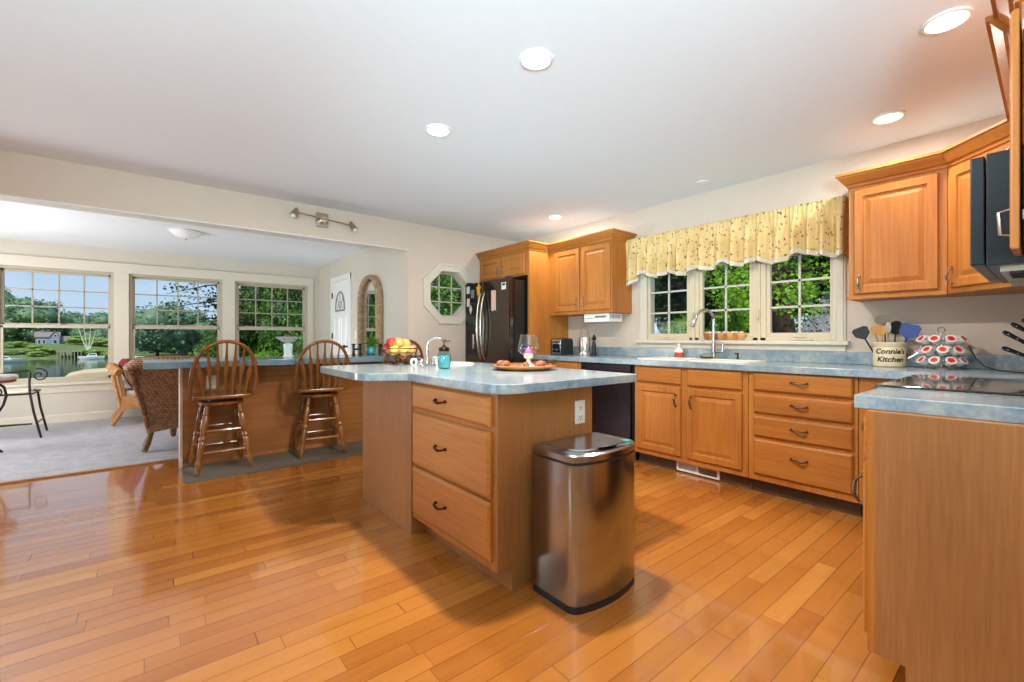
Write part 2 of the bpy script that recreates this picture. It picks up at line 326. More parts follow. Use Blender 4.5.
# ---------------------------------------------------------------- mesh helpers
class M:
    def __init__(s): s.v = []; s.f = []
    def add(s, vs, fs):
        k = len(s.v); s.v += [tuple(v) for v in vs]; s.f += [tuple(k+i for i in f) for f in fs]; return s
    def box(s, x0, x1, y0, y1, z0, z1):
        return s.add([(x0, y0, z0), (x1, y0, z0), (x1, y1, z0), (x0, y1, z0), (x0, y0, z1), (x1, y0, z1), (x1, y1, z1), (x0, y1, z1)],
                     [(0, 3, 2, 1), (4, 5, 6, 7), (0, 1, 5, 4), (1, 2, 6, 5), (2, 3, 7, 6), (3, 0, 4, 7)])
    def prism(s, poly, z0, z1):
        n = len(poly)
        return s.add([(p[0], p[1], z0) for p in poly]+[(p[0], p[1], z1) for p in poly],
                     [tuple(range(n-1, -1, -1)), tuple(range(n, 2*n))]+[(i, (i+1) % n, n+(i+1) % n, n+i) for i in range(n)])
    def mapped(s, poly, f, a0, a1):   # poly (u, v), f(u, v, w)
        n = len(poly)
        return s.add([f(p[0], p[1], a0) for p in poly]+[f(p[0], p[1], a1) for p in poly],
                     [tuple(range(n-1, -1, -1)), tuple(range(n, 2*n))]+[(i, (i+1) % n, n+(i+1) % n, n+i) for i in range(n)])
    def fbox(s, f, u0, u1, v0, v1, w0, w1): return s.mapped([(u0, v0), (u1, v0), (u1, v1), (u0, v1)], f, w0, w1)
    def tube(s, pts, r, n=8, closed=False, cap=True, flat=1.0):
        pts = [Vector(p) for p in pts]; k = len(pts); rs = r if isinstance(r, (list, tuple)) else [r]*k
        up = Vector((0, 0, 1)); rings = []; prevN = None
        for i, p in enumerate(pts):
            if closed: t = pts[(i+1) % k]-pts[i-1]
            else: t = pts[min(i+1, k-1)]-pts[max(i-1, 0)]
            t = t.normalized() if t.length > 1e-9 else Vector((0, 0, 1))
            if prevN is None:
                a = up if abs(t.dot(up)) < .95 else Vector((1, 0, 0)); N = (a-t*a.dot(t)).normalized()
            else:
                N = prevN-t*prevN.dot(t); N = N.normalized() if N.length > 1e-6 else prevN
            prevN = N; B = t.cross(N)
            rings.append([p+(N*cos(2*pi*j/n)+B*sin(2*pi*j/n)*flat)*rs[i] for j in range(n)])
        vs = [v for R in rings for v in R]; fs = []
        for i in range(k if closed else k-1):
            a, b = i*n, ((i+1) % k)*n
            fs += [(a+j, a+(j+1) % n, b+(j+1) % n, b+j) for j in range(n)]
        if cap and not closed: fs += [tuple(range(n-1, -1, -1)), tuple((k-1)*n+j for j in range(n))]
        return s.add(vs, fs)
    def cyl(s, p0, p1, r0, r1=None, n=20): return s.tube([p0, p1], [r0, r0 if r1 is None else r1], n)
    def lathe(s, prof, c=(0, 0, 0), n=24, R=None, sx=1, sy=1, loop=False):
        vs = []; k = len(prof)
        for r, z in prof:
            for j in range(n):
                q = Vector((max(r, 1e-4)*cos(2*pi*j/n)*sx, max(r, 1e-4)*sin(2*pi*j/n)*sy, z))
                if R is not None: q = R @ q
                vs.append(q+Vector(c))
        fs = [(i*n+j, i*n+(j+1) % n, (i+1)*n+(j+1) % n, (i+1)*n+j) for i in range(k-1) for j in range(n)]
        if loop: fs += [((k-1)*n+j, (k-1)*n+(j+1) % n, (j+1) % n, j) for j in range(n)]
        else: fs += [tuple(range(n-1, -1, -1)), tuple((k-1)*n+j for j in range(n))]
        return s.add(vs, fs)
    def rings(s, rgs, cap0=True, cap1=True):
        n = len(rgs[0]); vs = [v for r in rgs for v in r]; fs = []
        for i in range(len(rgs)-1): fs += [(i*n+j, i*n+(j+1) % n, (i+1)*n+(j+1) % n, (i+1)*n+j) for j in range(n)]
        if cap0: fs.append(tuple(range(n-1, -1, -1)))
        if cap1: fs.append(tuple((len(rgs)-1)*n+j for j in range(n)))
        return s.add(vs, fs)
    def blob(s, c, rx, ry, rz, amp=.2, sub=2, seed=0, freq=1.5):
        bm = bmesh.new(); bmesh.ops.create_icosphere(bm, subdivisions=sub, radius=1); k = len(s.v)
        for v in bm.verts:
            p = v.co; q = 1+amp*noise.noise(p*freq+Vector((seed, seed*1.7, 3))); s.v.append((c[0]+p.x*q*rx, c[1]+p.y*q*ry, c[2]+p.z*q*rz))
        s.f += [tuple(k+v.index for v in f.verts) for f in bm.faces]; bm.free(); return s
    def sweep(s, path, prof):       # path 2-D, profile (offset to the right of travel, z)
        n = len(prof); P = [Vector(p) for p in path]; rg = []
        for i, p in enumerate(P):
            ns = []
            if i > 0: d = (P[i]-P[i-1]).normalized(); ns.append(Vector((d.y, -d.x)))
            if i < len(P)-1: d = (P[i+1]-P[i]).normalized(); ns.append(Vector((d.y, -d.x)))
            m = sum(ns, Vector((0, 0))); m = m/(m.length**2)*len(ns) if len(ns) == 2 else m
            rg.append([(p.x+m.x*o, p.y+m.y*o, z) for o, z in prof])
        return s.rings(rg)

WORLD = {}
def obj(name, m, mat, parent=None, smooth=False, bevel=0, seg=2, kind=None, label=None, local=None, solid=0, subd=0):
    me = bpy.data.meshes.new(name); vs = m.v
    if parent is None:
        xs = [v[0] for v in vs]; ys = [v[1] for v in vs]; zs = [v[2] for v in vs]
        off = Vector(((min(xs)+max(xs))/2, (min(ys)+max(ys))/2, min(zs)))
        if kind == 'structure': off = Vector((0, 0, 0))
    else: off = WORLD[parent]
    me.from_pydata([(v[0]-off.x, v[1]-off.y, v[2]-off.z) for v in vs], [], m.f)
    bm = bmesh.new(); bm.from_mesh(me); bmesh.ops.recalc_face_normals(bm, faces=bm.faces); bm.to_mesh(me); bm.free()
    o = bpy.data.objects.new(name, me); COL.objects.link(o); me.materials.append(MATS[mat])
    if parent is not None: o.parent = parent
    else: o.location = off
    WORLD[o] = off if parent is not None else off
    if smooth:
        for p in me.polygons: p.use_smooth = True
        if smooth != 'all' :
            me.set_sharp_from_angle(angle=radians(40))
    if solid: md = o.modifiers.new('thick', 'SOLIDIFY'); md.thickness = solid; md.offset = 0
    if bevel: md = o.modifiers.new('edge', 'BEVEL'); md.width = bevel; md.segments = seg; md.limit_method = 'ANGLE'; md.angle_limit = radians(35)
    if subd: md = o.modifiers.new('sub', 'SUBSURF'); md.levels = subd; md.render_levels = subd
    if kind: o['kind'] = kind
    if label: o['label'] = label
    return o
def thing(name, label, cat, loc=(0, 0, 0), rz=0, group=None, world=True):
    o = bpy.data.objects.new(name, None); COL.objects.link(o); o.location = loc; o.rotation_euler = (0, 0, rz)
    o.empty_display_size = .05; o['label'] = label; o['category'] = cat
    if group: o['group'] = group
    WORLD[o] = Vector(loc) if world else Vector((0, 0, 0)); return o
def tag(o, label, cat, group=None):
    o['label'] = label; o['category'] = cat
    if group: o['group'] = group
    return o
def dup(o, loc=None, rz=None, label=None, parent=None, scale=None):
    c = o.copy(); COL.objects.link(c)
    if parent: c.parent = parent; c.matrix_parent_inverse = o.matrix_parent_inverse.copy()
    if loc is not None: c.location = loc
    if rz is not None: c.rotation_euler = (0, 0, rz)
    if scale is not None: c.scale = scale
    if label: c['label'] = label
    WORLD[c] = Vector((0, 0, 0))
    for ch in list(o.children): dup(ch, parent=c)
    return c
def struct(name, m, mat, **kw): return obj(name, m, mat, kind='structure', **kw)
def box(*a): return M().box(*a)
def fmap(O, U, N):
    O, U, N = Vector(O), Vector(U).normalized(), Vector(N).normalized()
    return lambda u, v, w: O+U*u+Vector((0, 0, v))+N*w
west = lambda X: fmap((X, 0, 0), (0, 1, 0), (-1, 0, 0))      # a face looking west: u is y
north = lambda Y: fmap((0, Y, 0), (1, 0, 0), (0, 1, 0))
south = lambda Y: fmap((0, Y, 0), (1, 0, 0), (0, -1, 0))
def panel(f, u0, u1, v0, v1, prof):
    m = M(); rg = []
    for ins, d in prof: rg.append([f(u0+ins, v0+ins, d), f(u1-ins, v0+ins, d), f(u1-ins, v1-ins, d), f(u0+ins, v1-ins, d)])
    return m.rings(rg)
DOORP = [(0, 0), (0, .014), (.006, .02), (.048, .02), (.052, .012), (.062, .010), (.09, .018), (.10, .018)]
DRAWP = [(0, 0), (0, .011), (.010, .019), (.014, .020)]
def pull(f, u, v, L=.10, vert=False, out=.028, r=.0045):
    m = M(); pts = []
    for i in range(9):
        t = -1+2*i/8; a = t*L/2; wv = out*(1-abs(t)**3)+.004; s_ = .004*sin(t*pi)
        pts.append(f(u+(s_ if vert else a), v+(a if vert else s_-.004*(1-t*t)), wv))
    m.tube(pts, [r*.8, r, r*1.3, r*1.5, r*1.6, r*1.5, r*1.3, r, r*.8], 8)
    for sg in (-1, 1):
        a = sg*L/2*.93
        m.tube([f(u+(0 if vert else a), v+(a if vert else 0), 0), f(u+(0 if vert else a), v+(a if vert else 0), .012)], r*1.6, 8)
    return m
def door_part(t, f, u0, u1, v0, v1, handle=None, name='door', mat='cabinet_wood_upright', hmat='nickel', prof=DOORP, L=.1):
    d = obj(name, panel(f, u0, u1, v0, v1, prof), mat, t)
    if handle: obj('handle', pull(lambda u, v, w: f(u, v, w+.019), handle[0], handle[1], L, handle[2]), hmat, d, smooth=True)
    return d
def drawer_part(t, f, u0, u1, v0, v1, handle=True, mat='cabinet_wood_level', hmat='pewter', hv=None, hu=None):
    d = obj('drawer', panel(f, u0, u1, v0, v1, DRAWP), mat, t)
    if handle: obj('handle', pull(lambda u, v, w: f(u, v, w+.019), (u0+u1)/2 if hu is None else hu, (v0+v1)/2 if hv is None else hv, .1), hmat, d, smooth=True)
    return d
CROWN = [(0, 2.105), (.008, 2.108), (.012, 2.125), (.022, 2.13), (.05, 2.172), (.052, 2.182), (.062, 2.184), (.062, 2.2), (0, 2.2)]

# ---------------------------------------------------------------- room shell
CZ, XW, YN, YF, XE, SZ = 2.445, 3.95, 4.73, 8.2, 2.31, 2.34
XL, YB, YS, XS = -3.2, -3.2, -.217, 1.80
struct('floor', box(XL, XW+.15, YB, 5.06, -.1, 0), 'plank_floor')
struct('floor_sunroom', box(XL, XE+.15, 5.06, YF+.15, -.1, .008), 'carpet_pile')
struct('trim_1', box(XL, .195, 5.035, 5.075, .0, .012), 'veneer_panel')
struct('ceiling', box(XL-.15, XW+.15, YB-.15, YN+.18, CZ, CZ+.2), 'ceiling_paint')
struct('ceiling_sunroom', box(XL-.15, XE+.15, YN+.18, YF+.15, SZ, SZ+.3), 'ceiling_paint')
struct('wall_header', box(XL-.15, XE, YN, YN+.18, 2.13, CZ), 'wall_paint')
struct('trim_3', box(XL, XE, YN-.001, YN+.181, 2.122, 2.13), 'trim_white')
def wall_holes(m, f, u0, u1, v0, v1, holes, th):     # f(u, v, w), w runs through the wall
    us = sorted(holes); cur = u0
    for a, b, c, d in us:
        m.fbox(f, cur, a, v0, v1, 0, th); m.fbox(f, a, b, v0, c, 0, th); m.fbox(f, a, b, d, v1, 0, th); cur = b
    m.fbox(f, cur, u1, v0, v1, 0, th); return m
# sink wall with the triple window
WY0, WY1, WZ0, WZ1 = 1.04, 2.66, 1.09, 2.04
east_in = fmap((XW, 0, 0), (0, 1, 0), (1, 0, 0))
struct('wall_east', wall_holes(M(), east_in, YS-.15, YN+.18, 0, CZ, [(WY0, WY1, WZ0, WZ1)], .15), 'wall_paint')
# north kitchen wall with the octagon hole
OX, OZ, OR = 2.865, 1.65, .285
OR2 = OR*tan(radians(22.5)); SQ = .40
north_in = fmap((0, YN, 0), (1, 0, 0), (0, 1, 0))
m = wall_holes(M(), north_in, XE, XW+.15, 0, CZ, [(OX-SQ, OX+SQ, OZ-SQ, OZ+SQ)], .18)
octv = [(OR, OR2), (OR2, OR), (-OR2, OR), (-OR, OR2), (-OR, -OR2), (-OR2, -OR), (OR2, -OR), (OR, -OR2)]
for q in range(4):
    a, b = octv[2*q], octv[2*q+1]; sx, sy = (1 if a[0] > 0 else -1), (1 if a[1] > 0 else -1)
    oa = (sx*SQ, a[1]) if abs(a[0]) > abs(a[1]) else (a[0], sy*SQ); ob = (sx*SQ, b[1]) if abs(b[0]) > abs(b[1]) else (b[0], sy*SQ)
    m.mapped([(OX+p[0], OZ+p[1]) for p in (a, oa, (sx*SQ, sy*SQ), ob, b)], north_in, 0, .18)
    c = octv[(2*q+2) % 8]; oc = (c[0], ob[1]) if abs(b[1]) > abs(b[0]) else (ob[0], c[1])
    m.mapped([(OX+p[0], OZ+p[1]) for p in (b, ob, oc, c)], north_in, 0, .18)
struct('wall_north', m, 'wall_paint')
struct('wall_sunroom_east', box(XE, XE+.15, YN+.18, YF+.15, 0, SZ+.1), 'wall_paint_sunroom')
WINS = [(-3.02, -1.98), (-1.47, -.385), (-.23, .872), (1.035, 2.115)]
WB, WT, WM = .53, 2.01, 1.27
far_in = fmap((0, YF, 0), (1, 0, 0), (0, 1, 0))
struct('wall_sunroom_north', wall_holes(M(), far_in, XL, XE+.15, 0, SZ+.1, [(a, b, WB, WT) for a, b in WINS], .15), 'wall_paint_sunroom')
west_in = fmap((XL, 0, 0), (0, 1, 0), (-1, 0, 0))
struct('wall_west', wall_holes(M(), west_in, YB-.15, YF+.15, 0, CZ+.1, [(5.4, 7.8, .5, 2.1)], .15), 'wall_paint')
struct('wall_south', box(XL, XS, YB-.15, YB, 0, CZ), 'wall_paint')
struct('wall_return', box(XS, XS+.12, YB, YS-.15, 0, CZ), 'wall_paint')
struct('wall_range', box(XS, XW+.15, YS-.15, YS, 0, CZ), 'wall_paint')
BASEP = [(0, 0), (.014, 0), (.014, .1), (.008, .115), (0, .12)]
struct('baseboard_sunroom', M().sweep([(XL, YF), (XE, YF), (XE, 7.50)], BASEP), 'trim_paint')
struct('baseboard_east', M().sweep([(XE, 6.62), (XE, 4.95)], BASEP), 'trim_paint')
# sunroom window casings: head board, mullion boards and stool
m = M()
m.box(XL, 2.20, YF-.022, YF, WT, 2.135); m.box(XL, 2.22, YF-.03, YF, 2.125, 2.145)
for a, b in [(XL, -3.02), (-1.98, -1.47), (-.385, -.23), (.872, 1.035), (2.115, 2.20)]: m.box(a, b, YF-.022, YF, WB-.0, WT)
m.box(XL, 2.24, YF-.07, YF, WB-.03, WB); m.box(XL, 2.20, YF-.02, YF, WB-.13, WB-.03)
struct('trim_2', m, 'trim_paint', bevel=.003)
for k, (a, b) in enumerate(WINS):
    t = bpy.data.objects.new('window_%d' % (k+1), None); COL.objects.link(t); t.location = ((a+b)/2, YF, WB); t['kind'] = 'structure'; WORLD[t] = Vector(t.location)
    y0, y1 = YF+.01, YF+.10
    f = M(); fw = .035
    f.box(a, a+fw, y0, y1, WB, WT); f.box(b-fw, b, y0, y1, WB, WT); f.box(a+fw, b-fw, y0, y1, WT-.03, WT); f.box(a+fw, b-fw, y0, y1, WB, WB+.035)
    obj('window_frame', f, 'window_vinyl', t, bevel=.003)
    a2, b2 = a+fw, b-fw; s_ = M()
    s_.box(a2, b2, y0+.01, y0+.045, WM-.03, WM+.012); s_.box(a2, a2+.028, y0+.01, y0+.04, WB+.035, WM); s_.box(b2-.028, b2, y0+.01, y0+.04, WB+.035, WM); s_.box(a2, b2, y0+.01, y0+.04, WB+.035, WB+.07)
    obj('lower_sash', s_, 'window_vinyl', t, bevel=.002)
    s_ = M(); s_.box(a2, b2, y0+.05, y0+.08, WM-.02, WM+.03); s_.box(a2, a2+.028, y0+.05, y0+.08, WM, WT-.03); s_.box(b2-.028, b2, y0+.05, y0+.08, WM, WT-.03); s_.box(a2, b2, y0+.05, y0+.08, WT-.06, WT-.03)
    obj('upper_sash', s_, 'window_vinyl', t, bevel=.002)
    g = M(); 
    for i in (1, 2, 3): xx = a2+.028+(b2-a2-.056)*i/4; g.box(xx-.008, xx+.008, y0+.058, y0+.072, WM+.03, WT-.06)
    for i in (1, 2): zz = WM+.03+(WT-.06-WM-.03)*i/3; g.box(a2+.028, b2-.028, y0+.058, y0+.072, zz-.008, zz+.008)
    obj('grille', g, 'muntin_backlit', t)
    obj('pane', box(a2+.02, b2-.02, y0+.064, y0+.066, WM, WT-.04), 'window_glass', t)
    obj('pane', box(a2+.02, b2-.02, y0+.024, y0+.026, WB+.05, WM-.01), 'window_glass', t)
    obj('latch', box((a+b)/2-.03, (a+b)/2+.03, y0-.005, y0+.03, WM+.012, WM+.028), 'window_vinyl', t, bevel=.004)
# unseen west window, added to let daylight into the sunroom
t = bpy.data.objects.new('window_5', None); COL.objects.link(t); t.location = (XL, 6.6, .5); t['kind'] = 'structure'; WORLD[t] = Vector(t.location)
m = M()
for a in (5.4, 6.57, 7.74): m.box(XL-.12, XL-.02, a, a+.06, .5, 2.1)
m.box(XL-.12, XL-.02, 5.4, 7.8, .5, .56); m.box(XL-.12, XL-.02, 5.4, 7.8, 2.04, 2.1); m.box(XL-.11, XL-.04, 5.4, 7.8, 1.25, 1.3)
obj('window_frame', m, 'window_vinyl', t); obj('pane', box(XL-.072, XL-.07, 5.45, 7.75, .55, 2.05), 'window_glass', t)

# octagon window
t = bpy.data.objects.new('window_6', None); COL.objects.link(t); t.location = (OX, YN, OZ-.365); t['kind'] = 'structure'; WORLD[t] = Vector(t.location)
def octring(m, r0, r1, y0, y1):
    def v(r, y): k = r*tan(radians(22.5)); return [(OX+a, y, OZ+b) for a, b in ((r, k), (k, r), (-k, r), (-r, k), (-r, -k), (-k, -r), (k, -r), (r, -k))]
    A, B, C, D = v(r0, y0), v(r1, y0), v(r1, y1), v(r0, y1); vs = A+B+C+D; fs = []
    for i in range(8):
        j = (i+1) % 8
        fs += [(i, j, 8+j, 8+i), (8+i, 8+j, 16+j, 16+i), (16+i, 16+j, 24+j, 24+i), (24+i, 24+j, j, i)]
    return m.add(vs, fs)
m = M(); octring(m, .285, .35, YN-.018, YN+.002); octring(m, .34, .368, YN-.028, YN+.002); octring(m, .276, .292, YN-.024, YN+.03)
obj('window_frame', m, 'trim_paint', t, bevel=.002)
obj('jamb', octring(M(), .272, .285, YN+.0, YN+.16), 'trim_paint', t)
obj('sash', octring(M(), .254, .273, YN+.09, YN+.13), 'window_vinyl', t)
m = M()
for q in (-.09, .09): m.box(OX+q-.006, OX+q+.006, YN+.102, YN+.116, OZ-.262, OZ+.262); m.box(OX-.262, OX+.262, YN+.102, YN+.116, OZ+q-.006, OZ+q+.006)
obj('grille', m, 'muntin_paint', t)
m = M(); octring(m, .001, .262, YN+.108, YN+.110); obj('pane', m, 'window_glass', t)

# triple sink window
t = bpy.data.objects.new('window_7', None); COL.objects.link(t); t.location = (XW, (WY0+WY1)/2, WZ0); t['kind'] = 'structure'; WORLD[t] = Vector(t.location)
m = M()
CAS = [(0, 0), (.012, 0), (.012, .01), (.022, .02), (.022, .06), (.014, .07), (.018, .085), (0, .085)]
for ya in (WY0-.07, WY1-.012):
    for o, th in ((0, .014), (.012, .022), (.055, .016)): m.box(XW-th, XW, ya+o*.0+(0 if o == 0 else o), ya+(.082 if o == 0 else o+.022), WZ0, 2.12)
m.box(XW-.02, XW, WY0-.07, WY1+.07, 2.04, 2.12)
obj('casing', m, 'trim_paint', t, bevel=.003)
obj('window_sill', box(XW-.055, XW+.06, WY0-.095, WY1+.095, 1.058, 1.09), 'trim_paint', t, bevel=.006)
obj('apron', box(XW-.018, XW, WY0-.07, WY1+.07, 1.012, 1.058), 'trim_paint', t, bevel=.003)
f = M(); glass = [(1.075, 1.49), (1.655, 2.07), (2.225, 2.625)]
xa, xb = XW+.005, XW+.06
f.box(xa, xb, WY0, 1.075-.03, WZ0, WZ1); f.box(xa, xb, 1.49+.03, 1.655-.03, WZ0, WZ1); f.box(xa, xb, 2.07+.03, 2.225-.03, WZ0, WZ1); f.box(xa, xb, 2.625+.03, WY1, WZ0, WZ1)
f.box(xa, xb, WY0, WY1, WZ0, 1.115); f.box(xa, xb, WY0, WY1, 2.015, WZ1)
f.box(xa-.012, xa, 1.56, 1.58, WZ0, WZ1); f.box(xa-.012, xa, 2.135, 2.16, WZ0, WZ1)
obj('window_frame', f, 'window_vinyl_cream', t, bevel=.003)
for k, (a, b) in enumerate(glass):
    s_ = M(); s_.box(xa+.01, xb-.005, a-.03, a, 1.115, 2.015); s_.box(xa+.01, xb-.005, b, b+.03, 1.115, 2.015); s_.box(xa+.01, xb-.005, a, b, 1.115, 1.152); s_.box(xa+.01, xb-.005, a, b, 1.985, 2.015)
    sh = obj('sash', s_, 'window_vinyl_cream', t, bevel=.003)
    g = M(); g.box(xa+.028, xa+.04, (a+b)/2-.008, (a+b)/2+.008, 1.152, 1.985)
    for i in (1, 2, 3): zz = 1.152+i*.208; g.box(xa+.028, xa+.04, a, b, zz-.008, zz+.008)
    obj('grille', g, 'muntin_paint', sh); obj('pane', box(xa+.034, xa+.036, a-.01, b+.01, 1.14, 1.995), 'window_glass', sh)
    if k != 1:
        h = M(); yc = a+.18 if k == 0 else a+.19; h.box(XW-.02, XW+.006, yc-.07, yc+.07, 1.094, 1.104); h.tube([(XW-.012, yc, 1.105), (XW-.012, yc-.01, 1.118), (XW-.012, yc+.05, 1.124)], .006, 8); obj('crank', h, 'window_vinyl_cream', sh, bevel=.002)
for yy in (1.572, 2.146):
    h = M(); h.box(XW-.012, XW-.004, yy-.012, yy+.012, 1.24, 1.36); h.tube([(XW-.012, yy, 1.26), (XW-.03, yy, 1.28), (XW-.028, yy, 1.35)], .007, 8); obj('latch', h, 'window_vinyl_cream', t)

# sunroom door in its casing
t = bpy.data.objects.new('door_1', None); COL.objects.link(t); t.location = (XE, 7.06, 0); t['kind'] = 'structure'; WORLD[t] = Vector(t.location)
wf = fmap((XE, 0, 0), (0, 1, 0), (-1, 0, 0)); DY0, DY1, DZ = 6.68, 7.44, 2.0
m = M(); m.fbox(wf, DY0-.075, DY0, .0, DZ+.075, 0, .02); m.fbox(wf, DY1, DY1+.075, 0, DZ+.075, 0, .02); m.fbox(wf, DY0-.075, DY1+.075, DZ, DZ+.08, 0, .022)
obj('casing', m, 'trim_white', t, bevel=.003)
d = obj('slab', M().fbox(wf, DY0+.003, DY1-.003, .008, DZ-.003, 0, .008), 'door_paint', t)
PN = [(0, .008), (.006, .020), (.016, .020), (.030, .009), (.050, .010), (.07, .018)]
for a, b in ((DY0+.10, DY0+.34), (DY1-.34, DY1-.10)):
    obj('door_panel', panel(wf, a, b, .22, 1.44, PN), 'door_paint', t)
ac = (DY0+DY1)/2; arch = [(ac-.2, 1.54)]+[(ac-.2*cos(pi*i/12), 1.56+.27*sin(pi*i/12)) for i in range(13)]+[(ac+.2, 1.54)]
obj('door_light', M().mapped([(p[0], p[1]) for p in arch], wf, .006, .012), 'frost_glass' if False else 'trim_white', t)
rim = M(); rim.tube([wf(p[0], p[1], .014) for p in arch]+[wf(arch[0][0], arch[0][1], .014)], .012, 6)
for aa in (pi/4, pi/2, 3*pi/4): rim.tube([wf(ac, 1.56, .014), wf(ac-.19*cos(aa), 1.56+.25*sin(aa), .014)], .005, 6)
rim.tube([wf(ac-.1*cos(pi*i/8), 1.56+.12*sin(pi*i/8), .014) for i in range(9)], .005, 6)
obj('light_rim', rim, 'stone_grey', t, smooth=True)
m = M(); m.lathe([(.012, 0), (.012, .03), (.026, .04), (.03, .055), (.02, .07)], wf(DY0+.06, .98, .008), 16, Matrix.Rotation(-pi/2, 3, 'Y')); obj('door_knob', m, 'bronze', t, smooth=True)
m = M()
for zz in (.25, 1.1, 1.75): m.fbox(wf, DY1-.012, DY1+.012, zz, zz+.09, .005, .024)
obj('hinge', m, 'bronze', t)

# ---------------------------------------------------------------- kitchen cabinets
XFc, XTOE, CT, CTH = 3.35, 3.415, .92, .045      # cabinet face, toe-kick plane, worktop height, thickness
ZB = CT-CTH
wF = west(XFc)
def base_run(name, label, y0, y1, rail=True, grp=None):
    t = thing(name, label, 'cabinet', (XFc, (y0+y1)/2, 0), group=grp)
    obj('body', M().box(XFc, XW-.03, y0+.001, y1-.001, .1, ZB), 'cabinet_wood_upright', t, bevel=.001)
    obj('toe_kick', box(XTOE, XTOE+.02, y0+.001, y1-.001, 0, .1), 'toe_wood', t)
    return t
t = base_run('base_cabinet', 'narrow base cabinet between the dishwasher and the tall wooden fridge panel', 3.01, 3.75)
for a, b in ((3.05, 3.37), (3.40, 3.71)):
    drawer_part(t, wF, a, b, .725, .86); door_part(t, wF, a, b, .145, .70, (b-.04 if a < 3.2 else a+.04, .6, True), hmat='pewter')
# dishwasher
t = thing('dishwasher', 'dark stainless dishwasher under the worktop beside the sink cabinet', 'dishwasher', (XFc, 2.69, 0))
obj('body', box(XFc, XW-.05, 2.385, 3.005, .1, ZB-.005), 'black_plastic', t)
obj('door', M().box(XFc-.025, XFc-.001, 2.40, 2.99, .12, .795), 'dishwasher_steel', t, bevel=.004)
cp = obj('control_panel', box(XFc-.025, XFc-.001, 2.40, 2.99, .80, ZB-.012), 'dishwasher_steel', t, bevel=.004)
obj('pocket_handle', box(XFc-.027, XFc-.024, 2.45, 2.94, .782, .802), 'black_gloss', t)
obj('control_label', box(XFc-.027, XFc-.0245, 2.86, 2.98, .815, .855), 'dishwasher_steel', cp)
obj('kick_plate', box(XTOE-.01, XTOE+.01, 2.40, 2.99, .0, .098), 'black_plastic', t)
# sink cabinet
t = base_run('sink_cabinet', 'wooden sink base cabinet with two raised panel doors below the faucet', 1.405, 2.375)
drawer_part(t, wF, 1.925, 2.345, .727, .862, False); drawer_part(t, wF, 1.445, 1.872, .727, .862, False)
door_part(t, wF, 1.925, 2.345, .145, .705, (1.965, .60, True), hmat='pewter'); door_part(t, wF, 1.445, 1.872, .145, .705, (1.832, .60, True), hmat='pewter')
# drawers
t = base_run('drawer_cabinet', 'wooden base cabinet with a stack of four drawers by the stove corner', .762, 1.403)
for z0, z1 in ((.737, .865), (.580, .713), (.415, .556), (.145, .392)): drawer_part(t, wF, .785, 1.365, z0, z1, hv=(z0+z1)/2+(.03 if z0 < .2 else .01))
t = base_run('corner_cabinet', 'plain wooden corner base cabinet meeting the stove run', .43, .760)
for zz in (.29, .575):
    m = M(); m.box(XFc-.004, XFc, .725, .752, zz-.02, zz+.02); m.cyl((XFc-.007, .738, zz-.018), (XFc-.007, .738, zz+.018), .005); obj('hinge', m, 'brass', t)
# floor register in the toe kick
t = thing('floor_register', 'white two-bay heating register in the toe kick below the sink', 'vent', (XTOE-.012, 1.82, 0))
vf = west(XTOE-.001); m = M()
for a, b, c, d in ((1.64, 2.0, .012, .024), (1.64, 2.0, .078, .092), (1.64, 1.658, .024, .078), (1.982, 2.0, .024, .078), (1.812, 1.828, .024, .078)): m.fbox(vf, a, b, c, d, 0, .012)
obj('frame', m, 'white_plastic', t, bevel=.001)
for i, (a, b) in enumerate(((1.66, 1.81), (1.83, 1.98))):
    m = M()
    for k in range(5): m.fbox(vf, a, b, .027+k*.0105, .031+k*.0105, .002, .008)
    obj('louvre', m, 'white_plastic' if i else 'nickel', t)
    obj('louvre_back', M().fbox(vf, a, b, .024, .078, 0, .002), 'dark_void' if i == 0 else 'stone_grey', t)

# worktops
def rounded(poly, rad, n=8):   # poly corners with radii
    out = []; k = len(poly)
    for i in range(k):
        p = Vector(poly[i]); a = Vector(poly[i-1]); b = Vector(poly[(i+1) % k]); r = rad[i]
        if r <= 0: out.append(tuple(p)); continue
        u = (a-p).normalized(); v = (b-p).normalized(); ang = u.angle(v); d = min(r/tan(ang/2), (a-p).length*.49, (b-p).length*.49)
        p0, p1 = p+u*d, p+v*d
        for j in range(n+1):
            q = j/n; out.append(tuple(p0*(1-q)**2+p*2*q*(1-q)+p1*q*q))
    return out
XC0 = 3.32; PEN = .43
t = thing('sink_worktop', 'long blue mottled laminate worktop with backsplash under the valance window', 'countertop', (3.6, 2.0, ZB))
SKx0, SKx1, SKy0, SKy1 = 3.42, 3.80, 1.44, 2.42
m = M()   # slab in pieces around the sink cut-out, sharing faces
m.box(XC0, SKx0+.01, PEN-.02+.0, 3.754, ZB, CT); m.box(SKx1-.01, XW-.003, YS+.003, 3.754, ZB, CT); m.box(SKx0+.01, SKx1-.01, SKy1-.01, 3.754, ZB, CT); m.box(SKx0+.01, SKx1-.01, PEN-.02, SKy0+.01, ZB, CT)
m.box(2.965, SKx1-.01, YS+.003, PEN-.02, ZB, CT)
m.box(2.965, XC0, PEN-.02, PEN, ZB, CT)
obj('slab', m, 'blue_laminate', t)
obj('front_edge', M().box(XC0-.006, XC0, PEN, 3.754, ZB-.002, CT-.001), 'blue_laminate', t, bevel=.003)
m = M(); m.box(XW-.022, XW-.002, YS+.002, 3.754, CT, 1.010); m.box(2.965, XW-.022, YS+.002, YS+.022, CT, 1.010)
obj('backsplash', m, 'blue_laminate', t, bevel=.003)
